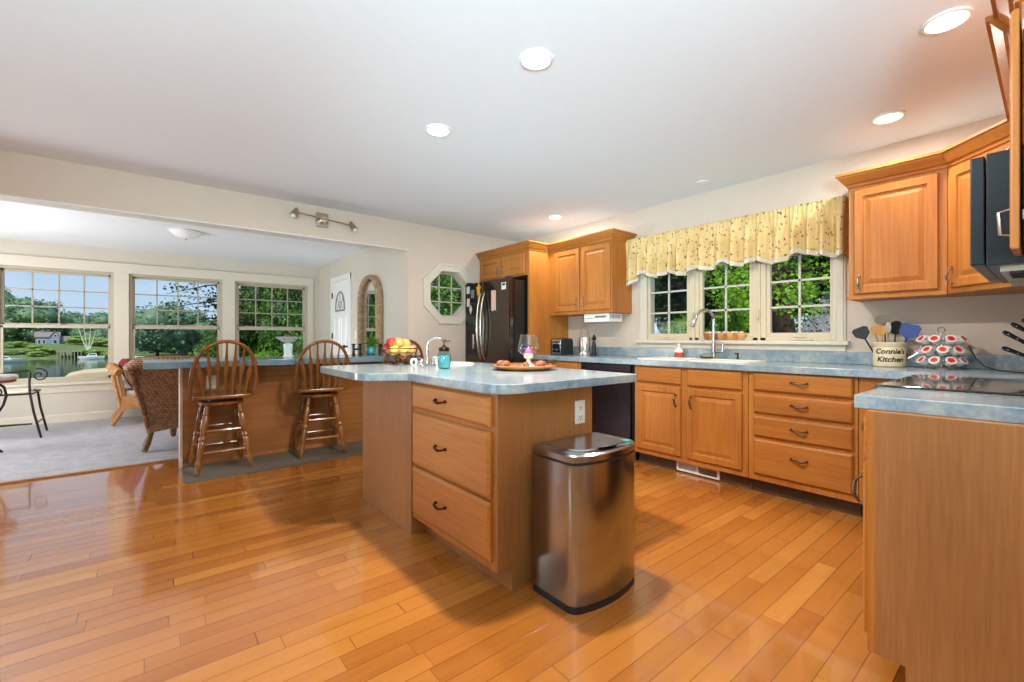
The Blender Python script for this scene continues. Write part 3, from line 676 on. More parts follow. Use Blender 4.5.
# sink
t = thing('kitchen_sink', 'white double bowl kitchen sink set into the blue worktop', 'sink', ((SKx0+SKx1)/2, (SKy0+SKy1)/2, CT))
def basin(m, x0, x1, y0, y1, z, depth, inset=.035):
    def rr(i, r, zz, n=5):
        pts = rounded([(x0+i, y0+i), (x1-i, y0+i), (x1-i, y1-i), (x0+i, y1-i)], [r]*4, n); return [(p[0], p[1], zz) for p in pts]
    return m.rings([rr(0, .05, z-.001), rr(0, .05, z+.008), rr(.006, .05, z+.011), rr(inset-.006, .05, z+.011), rr(inset, .05, z+.005), rr(inset+.012, .06, z-depth+.03), rr(inset+.05, .06, z-depth)], False, True)
ym = (SKy0+SKy1)/2
obj('bowl', basin(M(), SKx0, SKx1, SKy0, ym, CT, .18), 'white_enamel', t, smooth=True); obj('bowl', basin(M(), SKx0, SKx1, ym, SKy1, CT, .18), 'white_enamel', t, smooth=True)
for yy in ((SKy0+ym)/2, (SKy1+ym)/2): obj('drain', M().lathe([(.04, 0), (.04, .004), (.02, .004), (.02, .002), (0, .002)], (3.61, yy, CT-.18)), 'chrome', t)
# main faucet
t = thing('pull_down_faucet', 'tall brushed nickel gooseneck faucet at the white kitchen sink', 'faucet', (3.835, 1.90, CT))
m = M().lathe([(.027, 0), (.027, .01), (.019, .016), (.019, .13), (.014, .14), (.014, .16)], (3.835, 1.90, CT)); obj('body', m, 'chrome', t, smooth=True)
pts = [Vector((3.835, 1.90, CT+.16+.19*i/4)) for i in range(5)]
d = Vector((-.93, .37, 0)).normalized()
for i in range(1, 12): a = pi*i/11*.92; pts.append(Vector((3.835, 1.90, CT+.35))+d*(.095*(1-cos(a)))+Vector((0, 0, .085*sin(a))))
obj('spout', M().tube(pts, .0115, 12), 'chrome', t, smooth=True)
e0 = pts[-1]; dd = (pts[-1]-pts[-2]).normalized(); obj('spray_head', M().tube([e0-dd*.01, e0, e0+dd*.06, e0+dd*.09], [.012, .016, .018, .018], 14), 'chrome', t, smooth=True)
h = M(); h.tube([(3.84, 1.885, CT+.07), (3.84, 1.83, CT+.075)], .012, 12); h.tube([(3.84, 1.825, CT+.07), (3.84, 1.82, CT+.16)], [.011, .006], 10); obj('handle', h, 'chrome', t, smooth=True)
t = thing('soap_pump', 'small dark soap pump at the right end of the kitchen sink', 'soap dispenser', (3.85, 1.70, CT))
obj('base', M().lathe([(.018, 0), (.018, .01), (.008, .014), (.008, .04)], (3.85, 1.70, CT)), 'bronze', t, smooth=True)
obj('spout', M().tube([(3.85, 1.70, CT+.035), (3.85, 1.70, CT+.06), (3.81, 1.70, CT+.058)], .007, 8), 'bronze', t, smooth=True)
t = thing('sponge_rest', 'grey oval scrubber lying on the sink rim by the faucet', 'scrubber', (3.77, 1.92, CT+.011))
obj('pad', M().blob((3.77, 1.93, CT+.036), .035, .062, .024, .1, 2), 'stone_grey', t, smooth=True); obj('dish', M().lathe([(.03, 0), (.04, .01), (.035, .012), (0, .008)], (3.77, 1.93, CT+.011), sx=.8, sy=1.5), 'black_plastic', t)
t = thing('dish_soap_bottle', 'small clear bottle of red liquid soap behind the sink', 'soap bottle', (3.885, 2.26, CT))
obj('liquid', M().lathe([(.030, .0), (.032, .01), (.032, .055), (0, .055)], (3.885, 2.26, CT), sy=1.3), 'soap_red', t, smooth=True)
obj('bottle', M().lathe([(.0322, .055), (.032, .075), (.018, .095), (.014, .1), (0, .1)], (3.885, 2.26, CT), sy=1.3), 'white_plastic', t, smooth=True)
obj('cap', M().lathe([(.012, .1), (.012, .125), (.005, .14), (0, .14)], (3.885, 2.26, CT)), 'white_plastic', t, smooth=True)
# wooden trough with shells on the sill
t = thing('shell_trough', 'carved wooden trough of shells on the sill behind the faucet', 'planter', (3.935, 1.86, 1.09))
rg = []
for ins, z in ((.03, 1.09), (.012, 1.11), (0, 1.15), (.006, 1.155), (.016, 1.15), (.04, 1.115)):
    rg.append([(3.935+(.038-ins*.5)*cos(a), 1.86+(.19-ins)*sin(a), z) for a in [2*pi*i/28 for i in range(28)]])
obj('bowl', M().rings(rg), 'spoon_wood', t, smooth=True)
for k in range(4): obj('carved_band', box(3.892, 3.90, 1.86-.13+k*.085, 1.86-.10+k*.085, 1.10, 1.15), 'tray_wood', t)
sg = None
for k in range(9):
    yy = 1.86-.15+.0375*k; s_ = M().blob((3.935+.008*(-1)**k, yy, 1.153), .018, .02, .016, .5, 2, k, 3)
    q = obj('shell', s_, 'shell', smooth=True); tag(q, 'cream shell lying in the wooden trough on the sill', 'shell', 'shells in the sill trough')

# stove run
nF = north(.385)
t = thing('end_cabinet', 'wooden base cabinet end panel nearest the camera below the worktop corner', 'cabinet', (2.0, .1, 0))
obj('end_panel', M().mapped([(-.2, 0), (.292, 0), (.292, .1), (.368, .1), (.368, ZB), (-.2, ZB)], fmap((1.815, 0, 0), (0, 1, 0), (-1, 0, 0)), 0, .018), 'veneer_panel', t, bevel=.001)
obj('body', box(1.816, 2.195, -.2, .365, .1, ZB), 'cabinet_wood_upright', t)
obj('face_frame', box(1.797, 2.195, .366, .386, .1, ZB), 'cabinet_wood_upright', t, bevel=.001)
obj('toe_kick', box(1.83, 2.195, .275, .291, 0, .1), 'toe_wood', t)
drawer_part(t, nF, 1.83, 2.17, .72, .862, True, 'cabinet_wood_level', 'pewter'); door_part(t, nF, 1.83, 2.17, .14, .70, (1.86, .60, True), hmat='pewter')
tag(obj('worktop_end', M().prism([(1.835, -.20), (2.198, -.20), (2.198, .43), (1.835, .43)], ZB, CT), 'blue_laminate', bevel=.003),
    'short blue laminate worktop piece on the end cabinet beside the black cooktop', 'countertop')
obj_ = bpy.data.objects['worktop_end']; obj_.name = 'end_worktop'
t = thing('range_stove', 'black glass top range set between the two worktops', 'stove', (2.58, .1, 0))
obj('body', box(2.20, 2.963, -.19, .40, .02, .90), 'black_plastic', t)
obj('oven_door', box(2.21, 2.953, .401, .435, .2, .80), 'black_gloss', t, bevel=.004)
obj('oven_handle', M().tube([(2.26, .436, .76), (2.26, .47, .76), (2.90, .47, .76), (2.90, .436, .76)], .01, 8), 'nickel', t, smooth=True)
obj('storage_drawer', box(2.21, 2.953, .401, .43, .04, .19), 'black_gloss', t, bevel=.004)
obj('control_band', box(2.21, 2.953, .401, .44, .81, .895), 'black_plastic', t, bevel=.004)
obj('glass_top', box(2.199, 2.964, -.20, .447, .90, CT+.008), 'black_gloss', t, bevel=.003)
m = M()
for a, b, r in ((2.39, .27, .09), (2.77, .27, .075), (2.39, 0, .075), (2.77, 0, .09)): 
    m.rings([[(a+rr*cos(q), b+rr*sin(q), CT+.0085) for q in [2*pi*i/40 for i in range(40)]] for rr in (r, r-.004)], False, False)
obj('burner_ring', m, 'stone_grey', t)

# upper cabinets
UB, UT, UX = 1.37, 2.12, 3.62
wU = west(UX)
t = thing('tall_fridge_cabinet', 'wooden cabinet above the fridge with its tall honey coloured side panel', 'cabinet', (3.6, 4.24, 0))
obj('side_panel', box(3.315, XW, 3.755, 3.785, 0, UT), 'cabinet_wood_upright', t, bevel=.001)
obj('body', box(3.33, XW, 3.786, YN-.002, 1.83, UT), 'cabinet_wood_level', t)
obj('face_frame', M().box(3.315, 3.33, 3.786, YN-.002, 1.83, 1.85).box(3.315, 3.33, 3.786, YN-.002, 2.08, UT).box(3.315, 3.33, 3.786, 3.84, 1.85, 2.08).box(3.315, 3.33, 4.24, 4.28, 1.85, 2.08).box(3.315, 3.33, 4.68, YN-.002, 1.85, 2.08), 'cabinet_wood_level', t)
wR = west(3.315)
door_part(t, wR, 3.825, 4.245, 1.845, 2.085, (4.215, 1.93, True), L=.09); door_part(t, wR, 4.275, 4.695, 1.845, 2.085, (4.305, 1.93, True), L=.09)
obj('crown', M().sweep([(3.315, YN-.002), (3.315, 3.755), (UX-.064, 3.755)], CROWN), 'cabinet_wood_level', t)
t = thing('wall_cabinet', 'two-door wooden wall cabinet between the fridge panel and valance', 'cabinet', (3.78, 3.29, UB))
obj('body', box(UX, XW, 2.835, 3.753, UB, UT), 'cabinet_wood_upright', t, bevel=.001)
door_part(t, wU, 2.855, 3.235, 1.405, 2.085, (3.20, 1.50, True)); door_part(t, wU, 3.275, 3.65, 1.405, 2.085, (3.31, 1.50, True))
obj('crown', M().sweep([(UX, 3.753), (UX, 2.835), (XW, 2.835)], CROWN), 'cabinet_wood_level', t)
t = thing('wall_cabinet', 'single-door wooden wall cabinet directly right of the window valance', 'cabinet', (3.78, .64, UB))
obj('body', box(UX, XW, .402, .875, UB, UT), 'cabinet_wood_upright', t, bevel=.001)
obj('base_moulding', M().sweep([(XW, .875), (UX, .875), (UX, .402)], [(0, UB-.004), (.008, UB-.004), (.008, UB+.016), (0, UB+.02)]), 'cabinet_wood_level', t)
door_part(t, wU, .438, .845, 1.40, 2.085, (.815, 1.47, True))
obj('crown', M().sweep([(XW, .875), (UX, .875), (UX, .402)], CROWN), 'cabinet_wood_level', t)
# diagonal corner cabinet
P0, P1 = Vector((UX, .40, 0)), Vector((3.31, .09, 0)); dU = (P1-P0).normalized(); dN = Vector((-1, 1, 0)).normalized(); dL = (P1-P0).length
t = thing('corner_wall_cabinet', 'diagonal wooden corner wall cabinet partly hidden by the microwave', 'cabinet', (3.72, .05, UB))
obj('body', M().prism([(UX, .40), (3.31, .09), (3.31, YS), (XW, YS), (XW, .40)], UB, UT), 'cabinet_wood_upright', t, bevel=.001)
fD = fmap(P0, dU, dN); door_part(t, fD, .03, dL-.03, 1.40, 2.085, (.055, 1.47, True))
obj('crown', M().sweep([(UX, .40), (3.31, .09), (2.965, .09)], CROWN), 'cabinet_wood_level', t)
obj('filler', box(2.965, 3.309, YS, .09, UB, UT), 'cabinet_wood_upright', t)
def bounce_board(t, poly): obj('bounce_board', M().prism(poly, UT+.001, UT+.008), 'trim_white', t)  # white reflector added on the cabinet tops for a neutral ceiling bounce
for o_ in [q for q in COL.objects if q.get('category') == 'cabinet']:
    if o_.name == 'tall_fridge_cabinet': bounce_board(o_, [(3.33, 3.786), (XW-.01, 3.786), (XW-.01, YN-.01), (3.33, YN-.01)])
    elif o_.name == 'wall_cabinet': bounce_board(o_, [(UX+.004, 2.84), (XW-.01, 2.84), (XW-.01, 3.75), (UX+.004, 3.75)])
    elif o_.name == 'wall_cabinet.001': bounce_board(o_, [(UX+.004, .404), (XW-.01, .404), (XW-.01, .87), (UX+.004, .87)])
    elif o_.name == 'corner_wall_cabinet': bounce_board(o_, [(UX, .395), (3.315, .085), (3.315, YS+.01), (XW-.01, YS+.01), (XW-.01, .395)])
# microwave and cabinet above it
t = thing('over_range_microwave', 'black microwave hanging over the range under a wall cabinet', 'microwave', (2.58, 0, 1.35))
obj('body', box(2.20, 2.962, YS, .150, 1.355, 1.735), 'microwave_black', t, bevel=.003)
obj('door', box(2.20, 2.74, .153, .188, 1.36, 1.73), 'microwave_black', t, bevel=.004)
obj('control_panel', box(2.745, 2.962, .153, .188, 1.36, 1.73), 'black_gloss', t, bevel=.004)
obj('door_handle', M().tube([(2.70, .188, 1.42), (2.70, .22, 1.43), (2.70, .22, 1.66), (2.70, .188, 1.67)], .009, 8), 'microwave_black', t, smooth=True)
m = M(); m.box(2.24, 2.92, -.18, .12, 1.335, 1.354); obj('underside_grille', m, 'nickel', t)
m = M()
for a in (2.27, 2.62): obj('filter', box(a, a+.2, -.15, -.02, 1.328, 1.337), 'dark_void', t)
obj('lamp_cover', box(2.25, 2.45, .03, .10, 1.328, 1.337), 'dark_void', t)
t = thing('wall_cabinet', 'short wooden wall cabinet above the black microwave', 'cabinet', (2.58, -.06, 1.74))
obj('body', box(2.20, 2.962, YS, .068, 1.74, UT), 'cabinet_wood_level', t)
nU = north(.068); door_part(t, nU, 2.215, 2.57, 1.755, 2.085, (2.53, 1.80, True)); door_part(t, nU, 2.59, 2.945, 1.755, 2.085, (2.63, 1.80, True))
obj('crown', M().sweep([(2.962, .09), (2.20, .09)], CROWN), 'cabinet_wood_level', t)
t = thing('wall_cabinet', 'wooden wall cabinet at the right picture edge in front of the microwave', 'cabinet', (2.09, -.08, UB))
obj('body', box(2.0, 2.195, YS, .048, UB, UT), 'veneer_panel', t)
dd_ = obj('door', panel(north(.068), 1.995, 2.19, UB+.005, 2.09, DOORP[:5]), 'cabinet_wood_upright', t, bevel=.004)
nn = north(.088); m = M(); m.tube([nn(2.05, 1.425, 0), nn(2.05, 1.43, .022), nn(2.05, 1.50, .026), nn(2.05, 1.505, 0)], .004, 8)
obj('handle', m, 'nickel', dd_, smooth=True)
obj('hinge', M().box(1.992, 1.999, .05, .062, 1.46, 1.49).box(1.992, 1.999, .05, .062, 2.02, 2.05), 'chrome', t)
obj('crown', M().sweep([(2.197, .07), (2.0, .07), (2.0, YS)], CROWN), 'cabinet_wood_level', t)

# ---------------------------------------------------------------- fridge
t = thing('side_by_side_fridge', 'black stainless side-by-side fridge with ice dispenser', 'fridge', (3.45, 4.25, 0))
FX = 3.075
obj('body', box(FX+.075, 3.92, 3.815, 4.705, .03, 1.765), 'fridge_side', t, bevel=.004)
d1 = obj('freezer_door', box(FX, FX+.068, 4.322, 4.705, .06, 1.785), 'black_stainless', t, bevel=.010)
d2 = obj('fridge_door', box(FX, FX+.068, 3.815, 4.314, .06, 1.785), 'black_stainless', t, bevel=.010)
obj('kick_grille', box(FX+.04, FX+.075, 3.83, 4.69, .0, .055), 'black_plastic', t)
obj('hinge_cover', M().box(FX+.01, FX+.12, 3.83, 3.90, 1.786, 1.80).box(FX+.01, FX+.12, 4.62, 4.69, 1.786, 1.80), 'black_plastic', t, bevel=.003)
for yy, par in ((4.352, d1), (4.28, d2)):
    pts = [(FX-.004-.062*sin(pi*i/14)**.6, yy, .86+.78*i/14) for i in range(15)]
    obj('handle', M().tube(pts, .013, 10), 'nickel', par, smooth=True)
obj('dispenser', M().box(FX-.003, FX+.001, 4.44, 4.67, .90, 1.36), 'black_gloss', d1, bevel=.002)
obj('dispenser_niche', M().box(FX-.005, FX-.002, 4.455, 4.655, .93, 1.20), 'dark_void', d1)
obj('dispenser_paddle', M().box(FX-.014, FX-.005, 4.49, 4.53, .98, 1.16), 'nickel', d1, bevel=.003)
obj('badge', box(FX-.003, FX, 3.89, 3.94, 1.70, 1.725), 'nickel', d2)
fw_ = west(FX)
tag(obj('ribbon_notepad', M().mapped([(4.06, 1.42), (4.085, 1.44), (4.11, 1.42), (4.145, 1.43), (4.145, 1.66), (4.06, 1.66)], fw_, .001, .006), 'pink_paper'), 'pink paper bookmark with ribbon stuck on the fridge door', 'magnet')
tag(obj('service_sticker', M().fbox(fw_, 3.875, 3.955, 1.655, 1.735, .001, .003), 'paper'), 'small pale square sticker near the top of the fridge door', 'sticker')
def star(c, z, R): return [(c+R*(1 if i % 2 == 0 else .42)*sin(2*pi*i/10), z+R*1.6*(1 if i % 2 == 0 else .42)*cos(2*pi*i/10)) for i in range(10)]
tag(obj('yellow_bow', M().mapped(star(4.40, 1.70, .055), fw_, .001, .012).mapped([(4.375, 1.55), (4.395, 1.56), (4.42, 1.54), (4.41, 1.68), (4.39, 1.68)], fw_, .001, .006), 'yellow_ribbon'), 'yellow ribbon bow magnet hanging at the top of the freezer door', 'magnet')
for k, (a, b, c, d, mm, lb) in enumerate(((4.60, 4.67, 1.66, 1.75, 'paper', 'pale photo card high on the freezer door edge'), (4.50, 4.57, 1.60, 1.70, 'stone_grey', 'grey photo card on the freezer door beside the yellow bow'), (4.60, 4.66, 1.50, 1.60, 'paper', 'white note card on the freezer door above the dispenser'))):
    q = obj('photo_card', M().fbox(fw_, a, b, c, d, .001, .003), mm); tag(q, lb, 'photo card')
tag(obj('diamond_magnet', M().mapped([(4.575, 1.40), (4.605, 1.46), (4.575, 1.52), (4.545, 1.46)], fw_, .001, .005), 'paper'), 'white diamond shaped magnet over the ice dispenser', 'magnet')

# ---------------------------------------------------------------- island
IX, IS = 1.15, 1.507
IZ, IB = .914, .872
t = thing('kitchen_island', 'wooden island base with three drawers and a plain end panel', 'island', (1.45, 2.27, 0))
obj('end_panel', M().mapped([(IX+.08, 0), (1.76, 0), (1.76, IB), (IX, IB), (IX, .1), (IX+.08, .1)], fmap((0, IS+.016, 0), (1, 0, 0), (0, -1, 0)), 0, .016), 'veneer_panel', t, bevel=.001)
obj('body', box(IX+.002, 1.76, IS+.017, 2.296, .1, IB), 'cabinet_wood_upright', t)
obj('toe_kick', box(IX+.08, IX+.095, IS+.017, 2.296, 0, .1), 'veneer_panel', t)
obj('side_panel', box(1.14, 1.158, 2.297, 3.03, 0, IB), 'veneer_panel', t, bevel=.001)
obj('rear_body', box(1.159, 1.76, 2.297, 3.03, 0, IB), 'veneer_panel', t)
iF = west(IX)
for a, b in ((.724, .856), (.411, .699), (.138, .396)): drawer_part(t, iF, 1.545, 2.272, a, b, mat='island_front' if False else 'cabinet_wood_level', hmat='bronze', hu=1.95, hv=(a+b)/2+.005)
poly = [(1.11, 1.44), (2.06, 1.44), (2.10, 2.3), (2.02, 3.22), (.90, 3.25), (.89, 2.42), (1.11, 2.28)]
top = rounded(poly, [.13, .02, .3, .2, .10, .16, .03], 8)
tag(obj('island_worktop', M().prism(top, IB, IZ), 'blue_laminate', bevel=.003), 'large blue mottled laminate island top with rounded corners', 'countertop')
def outlet(name, f, u, v, label, mat='white_plastic'):
    t = thing(name, label, 'outlet', f(u, v-.058, 0))
    obj('plate', M().fbox(f, u-.036, u+.036, v-.058, v+.058, 0, .005), mat, t, bevel=.002)
    for s_ in (-1, 1):
        r = obj('socket', M().fbox(f, u-.017, u+.017, v+s_*.024-.016, v+s_*.024+.016, .005, .008), mat, t, bevel=.002)
        m = M(); m.fbox(f, u-.009, u-.006, v+s_*.024-.004, v+s_*.024+.007, .008, .0085); m.fbox(f, u+.006, u+.009, v+s_*.024-.004, v+s_*.024+.007, .008, .0085); m.fbox(f, u-.003, u+.003, v+s_*.024-.012, v+s_*.024-.007, .008, .0085)
        obj('slot', m, 'ink', r)
    return t
outlet('wall_outlet', south(IS), 1.665, .74, 'white double outlet on the island end above the trash can')
outlet('wall_outlet', west(XW), 2.71, 1.13, 'cream double outlet below the wall cabinet left of the window', 'trim_paint')
outlet('wall_outlet', west(XW), .62, 1.15, 'cream double outlet on the wall behind the utensil crock', 'trim_paint')
outlet('wall_outlet', south(YN-.001), .42, .72, 'white double outlet on the bar front behind the nearest stool')

# trash can
t = thing('step_trash_can', 'brushed stainless rectangular trash can beside the island', 'trash can', (1.51, 1.31, 0))
def canring(x0, x1, y0, y1, bulge, z, r=.035, n=5):
    base = rounded([(x0, y1), (x0, y0), (x1, y0), (x1, y1)], [.02, r, r, .02], n); out = []
    xm, hw = (x0+x1)/2, (x1-x0)/2
    for px_, py_ in base:
        k = (py_-y0)/(y1-y0); q = max(0, 1-((px_-xm)/hw)**2); out.append((px_, py_-bulge*q*max(0, 1-k*3), z))
    # subdivide the front edge
    res = []
    for i, p in enumerate(out):
        res.append(p); nx = out[(i+1) % len(out)]
        if abs(nx[0]-p[0]) > .1 and p[1] < (y0+y1)/2:
            for j in range(1, 12):
                f_ = j/12; X = p[0]+(nx[0]-p[0])*f_; res.append((X, y0-bulge*max(0, 1-((X-xm)/hw)**2)*1.0, z))
        elif abs(nx[0]-p[0]) > .1:
            for j in range(1, 12): f_ = j/12; res.append((p[0]+(nx[0]-p[0])*f_, p[1], z))
    return res
tx0, tx1, ty0, ty1, bg_ = 1.305, 1.728, 1.218, 1.465, .042
obj('base', M().rings([canring(tx0, tx1, ty0, ty1, bg_, 0), canring(tx0, tx1, ty0, ty1, bg_, .03)]), 'black_plastic', t, smooth=True)
obj('body', M().rings([canring(tx0, tx1, ty0, ty1, bg_, .031), canring(tx0, tx1, ty0, ty1, bg_, .595)]), 'brushed_steel', t, smooth=True)
obj('seal', M().rings([canring(tx0-.001, tx1+.001, ty0-.001, ty1+.001, bg_, .596), canring(tx0-.001, tx1+.001, ty0-.001, ty1+.001, bg_, .607)]), 'black_plastic', t, smooth=True)
lid = obj('lid', M().rings([canring(tx0-.003, tx1+.003, ty0-.003, ty1+.003, bg_, .608), canring(tx0-.003, tx1+.003, ty0-.003, ty1+.003, bg_, .632), canring(tx0+.004, tx1-.004, ty0+.004, ty1-.004, bg_, .640)]), 'brushed_steel', t, smooth=True)
obj('lid_flap', M().rings([canring(tx0+.05, tx1-.05, ty0+.03, ty1-.03, bg_*.8, .6405, .05), canring(tx0+.054, tx1-.054, ty0+.034, ty1-.034, bg_*.8, .646, .05)]), 'brushed_steel', lid, smooth=True)
m = M().lathe([(.09, 0), (.09, .003), (0, .003)], (1.555, 1.215, .6465), sx=1, sy=.13); obj('sensor_slot', m, 'black_gloss', lid)
m = M().lathe([(.02, 0), (.018, .003), (0, .003)], (1.69, 1.245, .6405)); obj('sensor', m, 'teal_glaze', lid)

# bar faucet on the island
t = thing('bar_faucet', 'chrome gooseneck bar faucet on the island', 'faucet', (1.53, 2.83, IZ))
m = M(); m.box(1.475, 1.585, 2.80, 2.86, IZ, IZ+.012); m.lathe([(.018, 0), (.018, .03), (.012, .05)], (1.53, 2.83, IZ+.012)); obj('base', m, 'chrome', t, smooth=True, bevel=.003)
pts = [Vector((1.53, 2.83, IZ+.05+.09*i/3)) for i in range(4)]; d = Vector((.85, -.35, 0)).normalized()
for i in range(1, 13): a = pi*i/12*.95; pts.append(Vector((1.53, 2.83, IZ+.14))+d*(.068*(1-cos(a)))+Vector((0, 0, .058*sin(a))))
obj('spout', M().tube(pts, .0085, 12), 'chrome', t, smooth=True)
for s_ in (-1, 1):
    h = M(); c = (1.53+s_*.045, 2.83, IZ+.012); h.lathe([(.014, 0), (.012, .03), (.008, .035)], c); h.tube([(c[0], c[1], c[2]+.038), (c[0]+s_*.03, c[1]-.01, c[2]+.045)], .005, 8); obj('handle', h, 'chrome', t, smooth=True)
t = thing('prep_sink', 'small white round prep sink in the island behind the bar faucet', 'sink', (1.75, 2.85, IZ))
obj('bowl', M().lathe([(.165, -.0), (.165, .008), (.15, .012), (.142, .010), (.12, .004), (.03, .002), (0, .002)], (1.75, 2.85, IZ)), 'white_enamel', t, smooth=True)
t = thing('cow_shaker', 'small black and white glazed shaker beside the bar faucet', 'shaker', (1.46, 2.90, IZ))
obj('body', M().lathe([(.022, 0), (.028, .02), (.024, .045), (.016, .052)], (1.46, 2.90, IZ)), 'white_enamel', t, smooth=True)
obj('cap', M().lathe([(.017, .052), (.017, .07), (.01, .076), (0, .076)], (1.46, 2.90, IZ)), 'letter_black', t, smooth=True)
m = M(); m.blob((1.448, 2.876, IZ+.025), .01, .006, .016, .3); obj('patch', m, 'letter_black', t, smooth=True)
t = thing('white_mug', 'plain white cup on the island behind the blue soap dispenser', 'cup', (1.62, 2.86, IZ))
obj('cup', M().lathe([(.024, 0), (.028, .01), (.030, .06), (.027, .06), (.025, .012), (0, .01)], (1.62, 2.86, IZ)), 'white_enamel', t, smooth=True)
obj('handle', M().tube([(1.649, 2.86, IZ+.05), (1.668, 2.86, IZ+.045), (1.668, 2.86, IZ+.025), (1.649, 2.86, IZ+.02)], .005, 8), 'white_enamel', t, smooth=True)
# mason jar soap dispenser
t = thing('soap_dispenser', 'turquoise glass jar soap dispenser with bronze pump on the island', 'soap dispenser', (1.455, 2.47, IZ))
c = (1.455, 2.47, IZ)
obj('jar', M().lathe([(.030, 0), (.038, .006), (.042, .03), (.043, .06), (.041, .09), (.034, .108), (.031, .112), (.031, .12), (0, .12)], c, 32), 'teal_glass', t, smooth=True)
obj('liquid', M().lathe([(.028, .004), (.035, .010), (.039, .05), (.038, .085), (0, .085)], c), 'teal_liquid', t, smooth=True)
obj('collar', M().lathe([(.033, .112), (.034, .116), (.034, .132), (.030, .136), (.012, .14)], c), 'bronze', t, smooth=True)
obj('pump', M().lathe([(.012, .14), (.014, .146), (.008, .15), (.006, .17), (.013, .172), (.013, .185), (0, .187)], c).tube([(c[0], c[1], c[2]+.178), (c[0]+.04, c[1]-.02, c[2]+.174)], .005, 8), 'pewter', t, smooth=True)
m = M()
for k in range(6): a = k*pi/3; m.tube([(c[0]+.042*cos(a), c[1]+.042*sin(a), IZ+.025+.0*k), (c[0]+.044*cos(a+.2), c[1]+.044*sin(a+.2), IZ+.06), (c[0]+.041*cos(a), c[1]+.041*sin(a), IZ+.09)], .0022, 5)
obj('embossing', m, 'teal_glass', t, smooth=True)

# fruit stand
fc = (1.45, 3.10)
t = thing('fruit_basket', 'wire pedestal fruit basket on the island', 'basket', (fc[0], fc[1], IZ))
m = M()
def circ(r, z, n=24): return [(fc[0]+r*cos(2*pi*i/n), fc[1]+r*sin(2*pi*i/n), z) for i in range(n)]
for r, z, tk in ((.085, IZ+.005, .004), (.045, IZ+.05, .003), (.075, IZ+.062, .003), (.115, IZ+.088, .003), (.135, IZ+.12, .004)): m.tube(circ(r, z), tk, 6, closed=True)
for i in range(12):
    a = 2*pi*i/12; m.tube([(fc[0]+r*cos(a), fc[1]+r*sin(a), z) for r, z in ((.045, IZ+.05), (.075, IZ+.062), (.115, IZ+.088), (.135, IZ+.12))], .0022, 5)
for i in range(6):
    a = 2*pi*i/6; m.tube([(fc[0]+r*cos(a), fc[1]+r*sin(a), z) for r, z in ((.085, IZ+.005), (.03, IZ+.02), (.025, IZ+.035), (.045, IZ+.05))], .003, 5)
obj('wire_frame', m, 'pewter', t, smooth=True)
FR = [(-.07, -.04, .105, 'apple_gold', 'golden peach'), (.0, -.075, .10, 'apple_gold', 'big yellow apple'), (.075, -.03, .105, 'peach', 'orange peach'), (-.085, .04, .115, 'apple_red', 'red apple'), (.03, .06, .10, 'apple_red', 'dark red apple'), (-.02, 0, .16, 'peach', 'pale peach'), (.055, .03, .155, 'peach', 'rosy peach'), (-.075, .0, .165, 'apple_red', 'red apple'), (.0, -.04, .055+.02, 'apple_red', 'red plum')]
places = ['resting low at the basket front edge', 'facing the camera at the basket centre', 'at the right side of the wire basket', 'at the far left of the wire basket', 'hidden at the back of the basket', 'on top of the fruit heap', 'on top beside the right peach', 'highest at the left of the heap', 'under the heap in the basket']
for (dx, dy, z, mm, nm), pl in zip(FR, places):
    r = .040 if mm != 'apple_red' else .037
    prof = [(.003, -.80*r), (.5*r, -.88*r), (.85*r, -.55*r), (r, 0), (.86*r, .55*r), (.5*r, .82*r), (.15*r, .74*r), (.0, .68*r)]
    R_ = Matrix.Rotation(random.uniform(-.5, .5), 3, 'X') @ Matrix.Rotation(random.uniform(-.5, .5), 3, 'Y')
    cc = (fc[0]+dx*.95, fc[1]+dy*.95, IZ+z)
    tt = thing('fruit', '%s %s' % (nm, pl), 'fruit', (cc[0], cc[1], cc[2]-r*.8))
    obj('flesh', M().lathe(prof, cc, 16, R_), mm, tt, smooth='all')
    q = R_ @ Vector((0, 0, 1)); obj('stem', M().tube([Vector(cc)+q*r*.66, Vector(cc)+q*r*1.05+Vector((.004, 0, 0))], .0016, 5), 'bark', tt)

# wooden tray with candle lamp
tc_ = (1.80, 2.09)
t = thing('wooden_tray', 'round carved wooden tray on the island', 'tray', (tc_[0], tc_[1], IZ))
obj('dish', M().lathe([(.13, 0), (.15, .002), (.195, .020), (.198, .024), (.192, .025), (.15, .012), (0, .010)], (tc_[0], tc_[1], IZ), 40), 'tray_wood', t, smooth=True)
obj('rim_carving', M().tube([(tc_[0]+(.19+.003*cos(12*a))*cos(a), tc_[1]+(.19+.003*cos(12*a))*sin(a), IZ+.025) for a in [2*pi*i/96 for i in range(96)]], .006, 6, closed=True), 'nut_brown', t, smooth=True)
cc = (1.89, 2.15, IZ+.013)
t = thing('hurricane_candle_lamp', 'glass hurricane candle lamp on a white pedestal', 'candle holder', cc)
obj('pedestal', M().lathe([(.045, 0), (.046, .004), (.03, .012), (.014, .03), (.013, .045), (.030, .056), (.032, .085), (.028, .086), (.025, .062), (0, .06)], cc, 28), 'white_enamel', t, smooth=True)
obj('candle', M().lathe([(.022, .062), (.023, .10), (.012, .115), (.008, .122), (0, .122)], cc, 20), 'pink_wax', t, smooth=True)
obj('glass_shade', M().lathe([(.030, .078), (.05, .082), (.064, .095), (.068, .112), (.065, .135), (.050, .205), (.0485, .205), (.063, .135), (.066, .112), (.062, .097), (.05, .085), (.030, .080)], cc, 32, loop=True), 'clear_glass', t, smooth=True)
